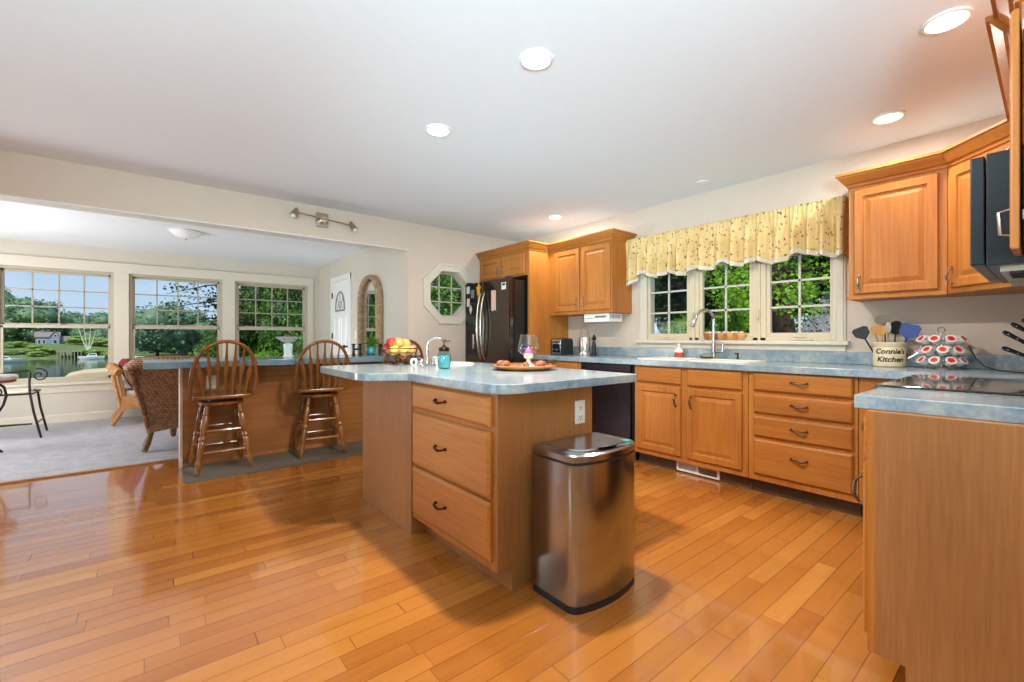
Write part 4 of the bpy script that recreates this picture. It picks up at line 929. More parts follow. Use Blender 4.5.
for k, (dx, dy, s_) in enumerate(((-.14, .05, 1.1), (-.05, .11, .9), (.09, -.06, 1.0), (.04, -.09, .9), (.0, -.02, .8))):
    q = obj('walnut', M().blob((tc_[0]+dx, tc_[1]+dy, IZ+.014+.02*s_), .026*s_, .024*s_, .022*s_, .35, 3, k, 4), 'nut_brown', smooth=True)
    tag(q, 'rough brown walnut lying on the wooden tray', 'walnut', 'walnuts on the island tray')
t = thing('reading_glasses', 'folded dark framed glasses on the right side of the tray', 'glasses', (1.93, 2.02, IZ+.03))
m = M()
for s_ in (-1, 1): m.tube([(1.935+.022*cos(a)+s_*.027*.7, 2.0+.004*sin(a)-s_*.027*.7, IZ+.045+.016*sin(a)) for a in [2*pi*i/16 for i in range(16)]], .0028, 6, closed=True)
obj('front_frame', m, 'letter_black', t, smooth=True)
for s_ in (-1, 1): obj('temple', M().tube([(1.935+s_*.045*.7, 2.0-s_*.045*.7, IZ+.045), (1.89+s_*.02, 2.05, IZ+.042), (1.86, 2.06, IZ+.032)], .003, 6), 'letter_black', t, smooth=True)

# ---------------------------------------------------------------- things on the worktops
# utensil crock
cc = Vector((3.80, .70, CT))
t = thing('utensil_crock', 'cream stoneware crock lettered in dark script holding kitchen utensils', 'crock', cc)
obj('crock', M().lathe([(.078, 0), (.084, .006), (.085, .125), (.081, .13), (.085, .136), (.087, .158), (.082, .163), (.074, .16), (.072, .02), (0, .015)], cc, 40), 'stoneware', t, smooth=True)
def curved_text(name, body, c, r, ang, z, size, mat, parent, shear=.2):
    cu = bpy.data.curves.new(name, 'FONT'); cu.body = body; cu.size = size; cu.align_x = 'CENTER'; cu.shear = shear; cu.resolution_u = 4; cu.offset = .0012
    o = bpy.data.objects.new(name, cu); COL.objects.link(o); dg = bpy.context.evaluated_depsgraph_get(); me = bpy.data.meshes.new_from_object(o.evaluated_get(dg)); bpy.data.objects.remove(o)
    bm = bmesh.new(); bm.from_mesh(me)
    bmesh.ops.triangulate(bm, faces=bm.faces); bmesh.ops.subdivide_edges(bm, edges=[e for e in bm.edges if e.calc_length() > .012], cuts=2)
    vs = []
    bm.verts.ensure_lookup_table()
    for v in bm.verts:
        a = ang+v.co.x/r; vs.append((c[0]+r*cos(a), c[1]+r*sin(a), z+v.co.y))
    m = M(); m.add(vs, [tuple(v.index for v in f.verts) for f in bm.faces]); bm.free(); return obj(name, m, mat, parent)
aC = math.atan2(-cc.y, -cc.x)
curved_text('lettering', "Connie's", cc, .0862, aC+.06, CT+.088, .047, 'ink', t); curved_text('lettering', "Kitchen", cc, .0862, aC+.08, CT+.036, .047, 'ink', t)
# directions across the view at the crock (to the right of the camera) and up
RT = Vector((sin(YAW+radians(40)+pi/2)*0+cos(YAW+radians(40)), -sin(YAW+radians(40)), 0)); RT.normalize(); FW = Vector((-.98, -.18, 0)).normalized()
def stick(m, base, tip, r=.005): return m.tube([base, tip], r, 8)
def paddle(m, p, up, side, pts, th=.004):     # pts (s, u) outline in the side/up plane
    nrm = up.cross(side).normalized()
    vs = [p+side*a+up*b+nrm*th/2 for a, b in pts]+[p+side*a+up*b-nrm*th/2 for a, b in pts]; n = len(pts)
    return m.add(vs, [tuple(range(n)), tuple(range(2*n-1, n-1, -1))]+[(i, (i+1) % n, n+(i+1) % n, n+i) for i in range(n)])
def utensil(name, label, cat, dx, lean, hgt, back, hmat, draw, fw=0.0):
    b = cc+RT*(dx*.5)+FW*back*.6+Vector((0, 0, .03)); up = (Vector((0, 0, 1))+RT*lean+FW*fw).normalized(); tip = b+up*hgt
    t = thing(name, label, cat, (b.x, b.y, b.z)); obj('handle', stick(M(), b, tip, .005), hmat, t, smooth=True)
    m, mm = draw(tip, up, RT-up*RT.dot(up)); obj('head', m, mm, t, smooth=True); return t
def spat(w_, h_, mm, r=.2):
    return lambda p, up, sd: (paddle(M(), p-up*.01, up, sd.normalized(), [(-.008, 0), (.008, 0), (w_*.5, h_*.35), (w_*.55, h_*.85), (w_*.35, h_), (-w_*.35, h_), (-w_*.55, h_*.85), (-w_*.5, h_*.35)], .005), mm)
def spoon(rx, ry, mm, deep=.3):
    def f(p, up, sd):
        m = M(); s_ = sd.normalized(); nrm = up.cross(s_).normalized(); c = p+up*ry*.85; rgs = []
        for q in (1.0, .8, .5, .1): rgs.append([c+s_*rx*q*cos(a)+up*ry*q*sin(a)+nrm*(rx*deep*(1-q*q)) for a in [2*pi*i/20 for i in range(20)]])
        for q in (.1, .5, .8, 1.0): rgs.append([c+s_*rx*q*cos(a)+up*ry*q*sin(a)+nrm*(rx*deep*(1-q*q)-.003) for a in [2*pi*i/20 for i in range(20)]])
        return m.rings(rgs), mm
    return f
utensil('spatula', 'black slotted turner leaning far left in the crock', 'spatula', -.10, -.48, .18, .02, 'black_plastic', spat(.085, .085, 'black_plastic'))
utensil('wooden_spoon', 'wooden spoon with round head at the left of the crock', 'spoon', -.05, -.24, .19, -.01, 'spoon_wood', spoon(.022, .032, 'spoon_wood'), .1)
utensil('wooden_spatula', 'pale wooden slotted spoon in the middle of the crock', 'spoon', -.03, -.12, .185, .03, 'spoon_wood', spat(.05, .07, 'spoon_wood'), .12)
utensil('ladle', 'shiny steel ladle standing highest in the crock', 'ladle', -.02, -.06, .25, -.03, 'pewter', spoon(.05, .038, 'pewter', .9))
utensil('whisk_spoon', 'narrow steel spoon between the wooden and black spoons', 'spoon', .0, -.02, .20, .05, 'nickel', spoon(.016, .035, 'nickel'), .08)
utensil('serving_spoon', 'black nylon spoon beside the blue turner', 'spoon', .04, .07, .19, .0, 'black_plastic', spoon(.034, .046, 'black_gloss', .5))
utensil('spatula', 'dark blue slotted turner leaning right in the crock', 'spatula', .08, .30, .17, .02, 'blue_silicone', spat(.095, .10, 'blue_silicone'))
utensil('cooking_tongs', 'long thin steel handle leaning far right over the crock rim', 'tongs', .12, 1.25, .17, .0, 'nickel', lambda p, up, sd: (M().lathe([(.012, -.003), (.012, .003), (.006, .003)], p, 12), 'nickel'))

# coffee pod carousel
pc = Vector((3.765, .445, CT))
t = thing('pod_carousel', 'chrome three-tier carousel stand for coffee pods', 'pod rack', pc)
obj('base', M().lathe([(.085, 0), (.088, .006), (.07, .012), (.01, .014)], pc, 32), 'chrome', t, smooth=True)
obj('post', M().cyl(pc+Vector((0, 0, .012)), pc+Vector((0, 0, .225)), .005), 'chrome', t, smooth=True)
obj('loop_handle', M().tube([pc+Vector((0, .016*cos(a), .238+.016*sin(a))) for a in [2*pi*i/16 for i in range(16)]], .003, 6, closed=True), 'chrome', t, smooth=True)
for k in range(3):
    z = .045+.065*k; m = M()
    m.tube([pc+Vector((.07*cos(a), .07*sin(a), z-.012)) for a in [2*pi*i/28 for i in range(28)]], .002, 6, closed=True); m.tube([pc+Vector((.105*cos(a), .105*sin(a), z+.012)) for a in [2*pi*i/28 for i in range(28)]], .002, 6, closed=True)
    for i in range(9): a = 2*pi*(i+.5*k)/9+.35; m.tube([pc+Vector((0, 0, z-.02)), pc+Vector((.07*cos(a), .07*sin(a), z-.012)), pc+Vector((.105*cos(a), .105*sin(a), z+.012))], .0015, 5)
    obj('tier', m, 'chrome', t, smooth=True)
pod = thing('coffee_pod', 'white coffee pod with a red lid in the carousel', 'coffee pod', (0, 0, 0), 0, 'coffee pods in the carousel', world=False)
Rp = Matrix.Rotation(radians(52), 3, 'Y')
obj('cup', M().lathe([(.015, 0), (.018, .003), (.022, .038), (.026, .040), (.026, .042), (0, .042)], (0, 0, 0), 18, Rp), 'white_plastic', pod, smooth=True)
obj('lid', M().lathe([(.019, .0421), (.019, .0428), (0, .0428)], (0, 0, 0), 18, Rp), 'pink_label', pod, smooth=True)
obj('lid_print', M().lathe([(.013, .0429), (.013, .0433), (.006, .0433)], (0, 0, 0), 14, Rp), 'red_plastic', pod, smooth=True)
first = True
for k in range(3):
    for i in range(9):
        a = 2*pi*(i+.5*k)/9+.17; z = .032+.065*k
        o = pod if first else dup(pod); first = False
        o.location = (pc.x+.075*cos(a), pc.y+.075*sin(a), CT+z); o.rotation_euler = (0, 0, a)

# power cord of the carousel's neighbour
pts = [(3.80, .33, 1.06), (3.79, .30, .99), (3.74, .26, .945), (3.66, .2, .928), (3.58, .12, .926), (3.46, .04, .926), (3.36, -.06, .926)]
tag(obj('power_cord', M().tube(pts, .004, 8), 'black_plastic', smooth=True), 'black power cord lying on the corner worktop behind the cooktop', 'cord')
# knife block
kb = Vector((3.55, -.06, CT))
t = thing('knife_block', 'red slanted knife block with black knives in the worktop corner', 'knife block', kb)
fk = fmap(kb, (0, 1, 0), (1, 0, 0))
obj('block', M().mapped([(-.10, 0), (.06, 0), (.11, .08), (.04, .22), (-.06, .27), (-.10, .24)], fk, -.055, .055), 'red_plastic', t, bevel=.004)
KN = [(.07, .20, -.04, 'lowest black knife handle at the right edge'), (.065, .235, .0, 'second black handled knife from the bottom of the fan'), (.055, .275, -.02, 'black knife handle with steel rivets in the middle of the fan'), (.045, .31, .03, 'upper black knife handle in the fan'), (.03, .345, -.02, 'topmost black knife handle at the right edge')]
TIPS = [(.182, 1.062, .42), (.180, 1.147, .62), (.150, 1.188, .62), (.115, 1.210, .62), (.080, 1.232, .62)]
for (y0, z1, xo, lb), (ty, tz, sl) in zip(KN, TIPS):
    dirv = Vector((-.12, .80, sl)).normalized(); b0 = Vector((3.50+xo, ty, tz))-dirv*.148
    t = thing('kitchen_knife', lb, 'knife', b0)
    obj('blade', M().tube([b0-dirv*.10, b0], .006, 6, flat=.3), 'chrome', t)
    obj('handle', M().tube([b0, b0+dirv*.02, b0+dirv*.07, b0+dirv*.13, b0+dirv*.145], [.008, .011, .009, .012, .007], 10, flat=.7), 'black_gloss', t, smooth=True)
    for q in (.035, .08, .12): obj('rivet', M().tube([b0+dirv*q+Vector((-.0105, 0, 0)), b0+dirv*q+Vector((.0105, 0, 0))], .0028, 8), 'nickel', t)

# toaster
t = thing('toaster', 'chrome and black toaster in the corner by the fridge panel', 'toaster', (3.59, 3.51, CT))
prof = rounded([(3.50, .012), (3.68, .012), (3.68, .185), (3.50, .185)], [.012, .012, .045, .045], 6)
obj('shell', M().mapped([(p[0], p[1]) for p in prof], lambda u, v, w: Vector((u, w, CT+v)), 3.445, 3.585), 'chrome', t, smooth=True, bevel=.002)
for a, b in ((3.425, 3.445), (3.585, 3.605)): obj('end_cap', M().mapped([(p[0], p[1]) for p in prof], lambda u, v, w: Vector((u, w, CT+v)), a, b), 'black_plastic', t, bevel=.004)
obj('base', box(3.495, 3.685, 3.43, 3.60, CT, CT+.012), 'black_plastic', t)
obj('slot', box(3.53, 3.55, 3.455, 3.575, CT+.184, CT+.187).box(3.63, 3.65, 3.455, 3.575, CT+.184, CT+.187), 'dark_void', t)
obj('control_face', box(3.494, 3.50, 3.46, 3.57, CT+.03, CT+.15), 'black_gloss', t, bevel=.002)
for yy in (3.49, 3.54): obj('knob', M().lathe([(.014, 0), (.013, .014), (0, .015)], (3.494, yy, CT+.06), 16, Matrix.Rotation(-pi/2, 3, 'Y')), 'chrome', t, smooth=True)
for yy in (3.49, 3.54): obj('lever', box(3.478, 3.494, yy-.014, yy+.014, CT+.125, CT+.138), 'chrome', t, bevel=.002)
# coffee grinder
gc = (3.62, 3.20, CT)
t = thing('coffee_grinder', 'steel coffee grinder with clear dome lid under the wall cabinet', 'grinder', gc)
obj('base', M().lathe([(.068, 0), (.070, .005), (.068, .035), (.058, .045)], gc, 28), 'light_steel', t, smooth=True)
obj('body', M().lathe([(.058, .046), (.062, .06), (.061, .19), (.056, .20)], gc, 28), 'light_steel', t, smooth=True)
obj('dome_lid', M().lathe([(.050, .20), (.048, .26), (.025, .325), (.020, .345), (0, .348)], gc, 24), 'clear_glass', t, smooth=True)
pm = (3.67, 3.115, CT)
t = thing('pepper_mill', 'slim black pepper mill beside the steel grinder', 'mill', pm)
obj('body', M().lathe([(.026, 0), (.028, .01), (.02, .05), (.024, .10), (.018, .13), (.016, .16)], pm), 'black_plastic', t, smooth=True)
obj('head', M().lathe([(.016, .163), (.024, .175), (.022, .20), (.01, .21), (.012, .222), (0, .228)], pm), 'black_gloss', t, smooth=True)
# under-cabinet radio
t = thing('under_cabinet_radio', 'white radio mounted under the two-door wall cabinet', 'radio', (3.76, 3.06, 1.30))
obj('case', box(3.645, 3.87, 2.90, 3.235, 1.278, 1.368), 'white_plastic', t, bevel=.006)
obj('display', box(3.642, 3.646, 2.93, 3.08, 1.322, 1.345), 'stone_grey', t)
m = M()
for k in range(6): m.box(3.641, 3.646, 3.10+k*.02, 3.112+k*.02, 1.315, 1.323)
obj('button', m, 'nickel', t); m = M()
for k in range(7): m.box(3.67+k*.025, 3.68+k*.025, 2.897, 2.901, 1.315, 1.35)
obj('speaker_slot', m, 'stone_grey', t)

# ---------------------------------------------------------------- valance
VX = 3.845
def val_off(y, z, zt):      # pleats deepen downwards
    d = min(1, max(0, (zt-.045-z)/.16)); ph = y*2*pi/.115+1.2*sin(y*5.1)+.8*sin(y*11.3)
    fine = .007*sin(y*2*pi/.030+sin(y*19))*(1-.75*d)
    return -(.004+.038*d)*sin(ph)-.012*d*sin(ph*.53+1)-fine
def zbot(y): 
    s_ = (y-.96)/(2.92-.96); return 1.772-.020*s_-.052*abs(sin(pi*(y-.93)/.29+.5*sin(y*3.1)))+.012*sin(y*7.7)-.05*max(0, min(1, (y-2.70)/.06))-.05*max(0, min(1, (1.10-y)/.1))
ZVT = 2.130
ys = [.955+(2.925-.955)*i/330 for i in range(331)]
def cloth(z_of, rows, yl=ys, ox=0):
    m = M(); vs = []; fs = []; n = len(yl)
    for r in range(rows+1):
        for y in yl:
            z0, z1 = z_of(y); z = z0+(z1-z0)*r/rows;  vs.append((VX+ox+val_off(y, z, ZVT), y, z))
    for r in range(rows):
        for i in range(n-1): fs.append((r*n+i, r*n+i+1, (r+1)*n+i+1, (r+1)*n+i))
    return m.add(vs, fs)
t = thing('window_valance', 'gathered yellow floral valance with cream scalloped hem over the sink window', 'valance', (VX, 1.94, 1.72))
obj('ruffle', cloth(lambda y: (zbot(y)+.03, ZVT), 22), 'valance_cloth', t, smooth='all', solid=.002)
obj('hem', cloth(lambda y: (zbot(y)-.005, zbot(y)+.034), 3, ox=-.0035), 'hem_cloth', t, smooth='all', solid=.002)
for nm, yy in (('return', .955), ('return', 2.925)):
    m = M(); vs = []; n = 9
    for r in range(9):
        z = zbot(yy)-.02+(ZVT-zbot(yy)+.02)*r/8
        for i in range(n): vs.append((VX+(XW-.002-VX)*i/(n-1), yy+.006*sin(i*1.6)*(1-r/8), z))
    m.add(vs, [(r*n+i, r*n+i+1, (r+1)*n+i+1, (r+1)*n+i) for r in range(8) for i in range(n-1)])
    obj(nm, m, 'valance_cloth', t, smooth='all', solid=.002)
obj('curtain_rod', M().tube([(XW-.002, .96, 2.095), (VX+.04, .96, 2.095), (VX+.04, 2.92, 2.095), (XW-.002, 2.92, 2.095)], .008, 6), 'trim_white', t)

# ---------------------------------------------------------------- ceiling and wall lights
CLB = ['recessed ceiling light above the near side of the island', 'recessed ceiling light over the back of the island', 'recessed ceiling light in front of the corner wall cabinets', 'recessed ceiling light farthest back beside the fridge', 'recessed ceiling light at the upper right of the ceiling']
for (a, b, p), lb in zip(CANS, CLB):
    t = thing('recessed_light', lb, 'ceiling light', (a, b, CZ-.012), group='recessed ceiling lights')
    obj('trim_ring', M().lathe([(.068, 0), (.078, .003), (.080, .0115), (.068, .0115)], (a, b, CZ-.012), 36, loop=True), 'trim_white', t, smooth=True)
    obj('diffuser', M().lathe([(.0675, .003), (.0675, .010), (0, .010)], (a, b, CZ-.012), 32), 'lamp_glow', t)
t = thing('ceiling_speaker', 'small round white cover on the ceiling near the valance', 'ceiling cover', (3.666, 1.909, CZ-.01))
obj('cover', M().lathe([(.05, 0), (.055, .008), (.0, .008)], (3.666, 1.909, CZ-.009), 28), 'ceiling_paint', t, smooth=True); obj('button', M().lathe([(.012, -.003), (.012, .001)], (3.666, 1.909, CZ-.009)), 'trim_white', t)
t = thing('sunroom_dome_light', 'flush white glass dome light on the sunroom ceiling', 'ceiling light', (.32, 6.35, SZ-.09))
obj('dome', M().lathe([(.0, .0), (.06, .006), (.11, .028), (.145, .062), (.155, .075)], (.32, 6.35, SZ-.085), 36), 'frosted_dome', t, smooth=True)
obj('pan', M().lathe([(.165, 0), (.165, .012), (0, .012)], (.32, 6.35, SZ-.012), 36), 'trim_white', t, smooth=True); obj('finial', M().lathe([(.004, -.015), (.01, -.008), (.006, 0)], (.32, 6.35, SZ-.085)), 'nickel', t)
# track spot fixture on the header
t = thing('double_spot_fixture', 'brushed nickel two-head spot bar on the header over the opening', 'wall light', (1.36, YN, 2.24))
m = M(); sF = south(YN); pl = rounded([(1.295, 2.235), (1.415, 2.235), (1.415, 2.38), (1.295, 2.38)], [.02]*4, 4); m.mapped(pl, sF, .0, .018); obj('wall_plate', m, 'nickel', t, smooth=True, bevel=.003)
obj('knuckle', M().tube([(1.355, YN-.018, 2.31), (1.355, YN-.07, 2.305)], .03, 16), 'nickel', t, smooth=True)
obj('bar', M().tube([(1.08, YN-.075, 2.335), (1.64, YN-.075, 2.285)], .008, 10), 'nickel', t, smooth=True)
for xx, zz, s_ in ((1.10, 2.333, -1), (1.62, 2.287, 1)):
    hd = obj('spot_head', M().tube([(xx-.0, YN-.075, zz+.035), (xx+s_*.01, YN-.085, zz-.0), (xx+s_*.035, YN-.10, zz-.045)], [.014, .028, .038], 16), 'nickel', t, smooth=True)
    obj('bulb', M().blob((xx+s_*.036, YN-.101, zz-.047), .024, .024, .02, 0, 2), 'frosted_dome', hd, smooth=True)

# ---------------------------------------------------------------- breakfast bar
t = thing('breakfast_bar', 'wood fronted half-wall bar dividing the kitchen and sunroom', 'bar', (1.25, 4.79, 0))
obj('front_panel', box(.215, XE+.001, YN, YN+.012, 0, .865), 'oak_panel', t)
obj('half_wall', box(.215, XE-.001, YN+.013, YN+.17, 0, .865), 'wall_paint', t)
obj('end_trim', box(.195, .2145, YN-.004, YN+.175, 0, .865), 'wall_paint', t, bevel=.002)
obj('foot_trim', box(.19, .2145, YN-.012, YN-.004, 0, .08), 'trim_white', t)
obj('shoe_moulding', box(.215, XE, YN-.014, YN, 0, .03), 'oak_panel', t, bevel=.003)
for xx in (.7, 1.3, 1.9): obj('bracket', M().mapped([(YN, .60), (YN, .865), (YN-.24, .865), (YN-.22, .84), (YN-.03, .62)], lambda u, v, w: Vector((w, u, v)), xx, xx+.03), 'oak_panel', t, bevel=.002)
tag(obj('bar_worktop', M().prism(rounded([(-.045, 4.40), (XE-.001, 4.40), (XE-.001, 5.10), (-.045, 5.10)], [.01, 0, 0, .01], 3), .866, .92), 'bar_tile', bevel=.005), 'blue grey tiled bar top between kitchen and sunroom', 'countertop')
tag(obj('floor_mat', box(.205, 2.20, 4.18, 4.71, .0, .007), 'mat_weave', bevel=.002), 'long grey brown woven mat under the bar stools', 'mat')
# bar stools
def make_stool():
    t = thing('bar_stool', '', 'bar stool', (0, 0, 0), world=False); H = .60
    pts = rounded([(-.215, -.20), (.215, -.20), (.235, .0), (.18, .22), (-.18, .22), (-.235, .0)], [.12, .12, .2, .13, .13, .2], 6)
    rg = [[(p[0]*s_, p[1]*s_, z) for p in pts] for s_, z in ((.93, H), (.99, H+.008), (1.0, H+.022), (.97, H+.032), (.80, H+.029), (.4, H+.024))]
    obj('seat', M().rings(rg), 'stool_wood', t, smooth=True)
    obj('swivel_plate', M().lathe([(.10, H-.022), (.10, H-.004), (.12, H-.002), (.12, 0+H)], (0, 0, 0), 20), 'iron', t, smooth=True)
    obj('apron_ring', M().lathe([(.15, H-.058), (.165, H-.05), (.165, H-.028), (.15, H-.023)], (0, 0, 0), 28), 'stool_wood', t, smooth=True)
    def top(a): return Vector((.228*cos(a), -.165-.055*sin(a)*0, 0))
    hp = []
    for i in range(25):
        a = pi*i/24; x = -.232*cos(a); z = H+.02+.455*sin(a)**.56 if 0 < i < 24 else H+.015
        hp.append((x, -.135-.10*((z-H)/.455)-.03*sin(a), z))
    obj('back_hoop', M().tube(hp, .0145, 10, flat=.8), 'stool_wood', t, smooth=True)
    for i in range(7):
        q = -1+2*i/6; x0 = q*.145; x1 = q*.192; a = math.acos(-x1/.232); ztop = H+.02+.455*sin(a)**.56-.005
        b = Vector((x0, -.165-.02*(1-q*q), H+.025)); e_ = Vector((x1, -.135-.10*((ztop-H)/.455)-.03*sin(a), ztop)); d = e_-b; rs = [(0, .007), (.25, .008), (.42, .0125), (.56, .020), (.62, .021), (.66, .014), (.80, .008), (1, .0065)]
        obj('spindle', M().tube([b+d*u for u, r in rs], [r for u, r in rs], 8, flat=.42), 'stool_wood', t, smooth=True)
    prof = [(0, .014), (.06, .016), (.12, .020), (.13, .014), (.15, .022), (.30, .024), (.42, .020), (.44, .013), (.46, .022), (.50, .024), (.52, .015), (.55, .022), (.75, .019), (.80, .013), (.83, .02), (.92, .018), (1, .012)]
    legs = []
    for sx_ in (-1, 1):
        for sy_ in (-1, 1):
            a = Vector((sx_*.115, sy_*.115, H-.058)); b = Vector((sx_*.19, sy_*.19, .012)); legs.append((a, b))
            obj('leg', M().tube([a+(b-a)*u for u, r in prof], [r*1.12 for u, r in prof], 12), 'stool_wood', t, smooth=True)
    def lp(i, z): a, b = legs[i]; return a+(b-a)*((a.z-z)/(a.z-b.z))
    for z, off in ((.17, 0), (.34, .03)):
        for i, j in ((0, 1), (2, 3), (0, 2), (1, 3)):
            zz = z+(off if (i, j) in ((0, 1), (2, 3)) else 0)+(.03 if (i, j) in ((0, 1), (2, 3)) else 0); a, b = lp(i, zz), lp(j, zz)
            obj('rung', M().tube([a, a+(b-a)*.3, a+(b-a)*.5, a+(b-a)*.7, b], [.009, .012, .014, .012, .009], 8), 'stool_wood', t, smooth=True)
    return t
st = make_stool()
SP = [(.47, 4.515, .05, 'turned oak swivel stool standing nearest the open end of the bar'), (1.27, 4.50, -.10, 'turned oak swivel stool in the middle of the bar, left of the island'), (2.03, 4.48, .05, 'turned oak swivel stool mostly hidden behind the fruit basket')]
for i, (a, b, r, lb) in enumerate(SP):
    o = st if i == 0 else dup(st); o.location = (a, b, .007); o.rotation_euler = (0, 0, r); o['label'] = lb; o['group'] = 'bar stools along the tiled bar'
# glass pedestal bowl
gb = (1.07, 4.86, .92)
t = thing('pedestal_bowl', 'glass bowl of potpourri on a clear pedestal on the bar', 'bowl', gb)
obj('pedestal', M().lathe([(.05, 0), (.052, .008), (.038, .02), (.042, .10), (.046, .13), (.02, .14), (0, .14)], gb, 24), 'milk_glass', t, smooth=True)
obj('pedestal_core', M().lathe([(.034, .01), (.030, .07), (.036, .125)], gb, 20), 'white_enamel', t, smooth=True)
obj('bowl', M().lathe([(.02, .14), (.06, .155), (.115, .20), (.118, .202), (.112, .203), (.055, .162), (0, .15)], gb, 28), 'milk_glass', t, smooth=True)
m = M()
for k in range(26): a = random.uniform(0, 2*pi); r = random.uniform(0, .08); m.blob((gb[0]+r*cos(a), gb[1]+r*sin(a), gb[2]+.175+.05*random.random()*(1-r/.1)), .016, .016, .012, .5, 1, k)
p_ = obj('potpourri', m, 'nut_brown', t); p_['kind'] = 'stuff'
# block letters and teal jar on the bar
def letter(name, strokes, x0, label):
    m = M(); f = fmap((x0, 4.99, .92), (1, 0, 0), (0, -1, 0))
    for a, b, c, d in strokes: m.fbox(f, a, b, c, d, 0, .03)
    tag(obj(name, m, 'letter_black', bevel=.001), label, 'letter', 'block letters on the bar')
letter('letter_block', [(0, .022, 0, .125), (.073, .095, 0, .125), (.02, .075, .052, .073), (-.008, .03, 0, .012), (.065, .103, 0, .012), (-.008, .03, .113, .125), (.065, .103, .113, .125)], 1.755, 'black block letter H standing on the tiled bar')
m = M(); f = fmap((2.06, 4.99, .92), (1, 0, 0), (0, -1, 0))
m.fbox(f, 0, .02, 0, .125, 0, .03); m.fbox(f, .085, .105, 0, .125, 0, .03); m.mapped([(.012, .125), (.03, .125), (.0525, .06), (.075, .125), (.093, .125), (.06, .025), (.045, .025)], f, 0, .03)
tag(obj('letter_block', m, 'letter_black'), 'black block letter M on the bar behind the third stool', 'letter', 'block letters on the bar')
letter('letter_block', [(0, .022, 0, .125), (.02, .08, 0, .02), (.02, .07, .053, .073), (.02, .08, .105, .125)], 2.19, 'black block letter E on the bar behind the fruit basket')
jc = (1.965, 4.96, .92)
t = thing('teal_planter', 'teal glazed planter with leafy sprays between the letters H and M', 'planter', jc)
obj('pot', M().lathe([(.035, 0), (.05, .01), (.058, .05), (.05, .085), (.042, .095), (.036, .09), (0, .08)], jc, 8), 'teal_glaze', t, smooth=True)
def leaves(m, pts, size, n_v=4, fold=.15):
    for p in pts:
        d = Vector((random.gauss(0, 1), random.gauss(0, 1), random.gauss(0, .6)-.2)).normalized(); s_ = d.cross(Vector((random.gauss(0, 1), random.gauss(0, 1), random.gauss(0, 1)))).normalized(); L = size*random.uniform(.6, 1.3); W_ = L*.42; p = Vector(p); up = d.cross(s_)*L*fold
        k = len(m.v); m.v += [tuple(p), tuple(p+d*L*.5+s_*W_+up), tuple(p+d*L), tuple(p+d*L*.5-s_*W_+up)]; m.f += [(k, k+1, k+2), (k, k+2, k+3)]
    return m
m = M()
for k in range(60):
    a = random.uniform(0, 2*pi); r = random.uniform(.0, .07); leaves(m, [(jc[0]+r*cos(a), jc[1]+r*sin(a)*.6, jc[2]+.08+random.uniform(0, .10))], .05)
obj('foliage', m, 'leaf_green', t)

# arched mirror
MX = XE-.03; MYc, MW, MZ0, MZs = 5.77, .33, .16, 1.60
t = thing('arched_mirror', 'tall arched mirror with a wide woven rope frame on the sunroom wall', 'mirror', (MX, MYc, MZ0-.05))
def archpts(w_, rise, zb, n=24): return [(w_, zb), (w_, MZs)]+[(w_*cos(pi*i/n), MZs+rise*sin(pi*i/n)) for i in range(1, n)]+[(-w_, MZs), (-w_, zb)]
gf = fmap((MX, MYc, 0), (0, 1, 0), (-1, 0, 0))
obj('glass', M().mapped(archpts(.28, .27, MZ0+.05), gf, -.005, .004), 'mirror', t)
obj('backing', M().mapped(archpts(.33, .30, MZ0), gf, -.028, -.006), 'bark', t)
pth = [gf(a, b, .015) for a, b in archpts(.315, .32, MZ0)]; dense = []
for i in range(len(pth)-1):
    k = max(1, int((pth[i+1]-pth[i]).length/.03)); dense += [pth[i]+(pth[i+1]-pth[i])*j/k for j in range(k)]
dense.append(pth[-1]); obj('rope_frame', M().tube(dense+[pth[0]] if False else dense, [.052+.005*(j % 2) for j in range(len(dense))], 12, flat=.55), 'wicker_tan', t, smooth=True)
obj('rope_frame', M().tube([gf(-.36, MZ0, .015), gf(.36, MZ0, .015)], .06, 12), 'wicker_tan', t, smooth=True)
t = thing('light_switch', 'white light switch on the wall between the door and the mirror', 'switch', (XE, 6.42, 1.1))
obj('plate', M().fbox(wf, 6.385, 6.455, 1.10, 1.215, 0, .006), 'white_plastic', t, bevel=.002); obj('toggle', M().fbox(wf, 6.412, 6.428, 1.145, 1.17, .006, .014), 'white_plastic', t)

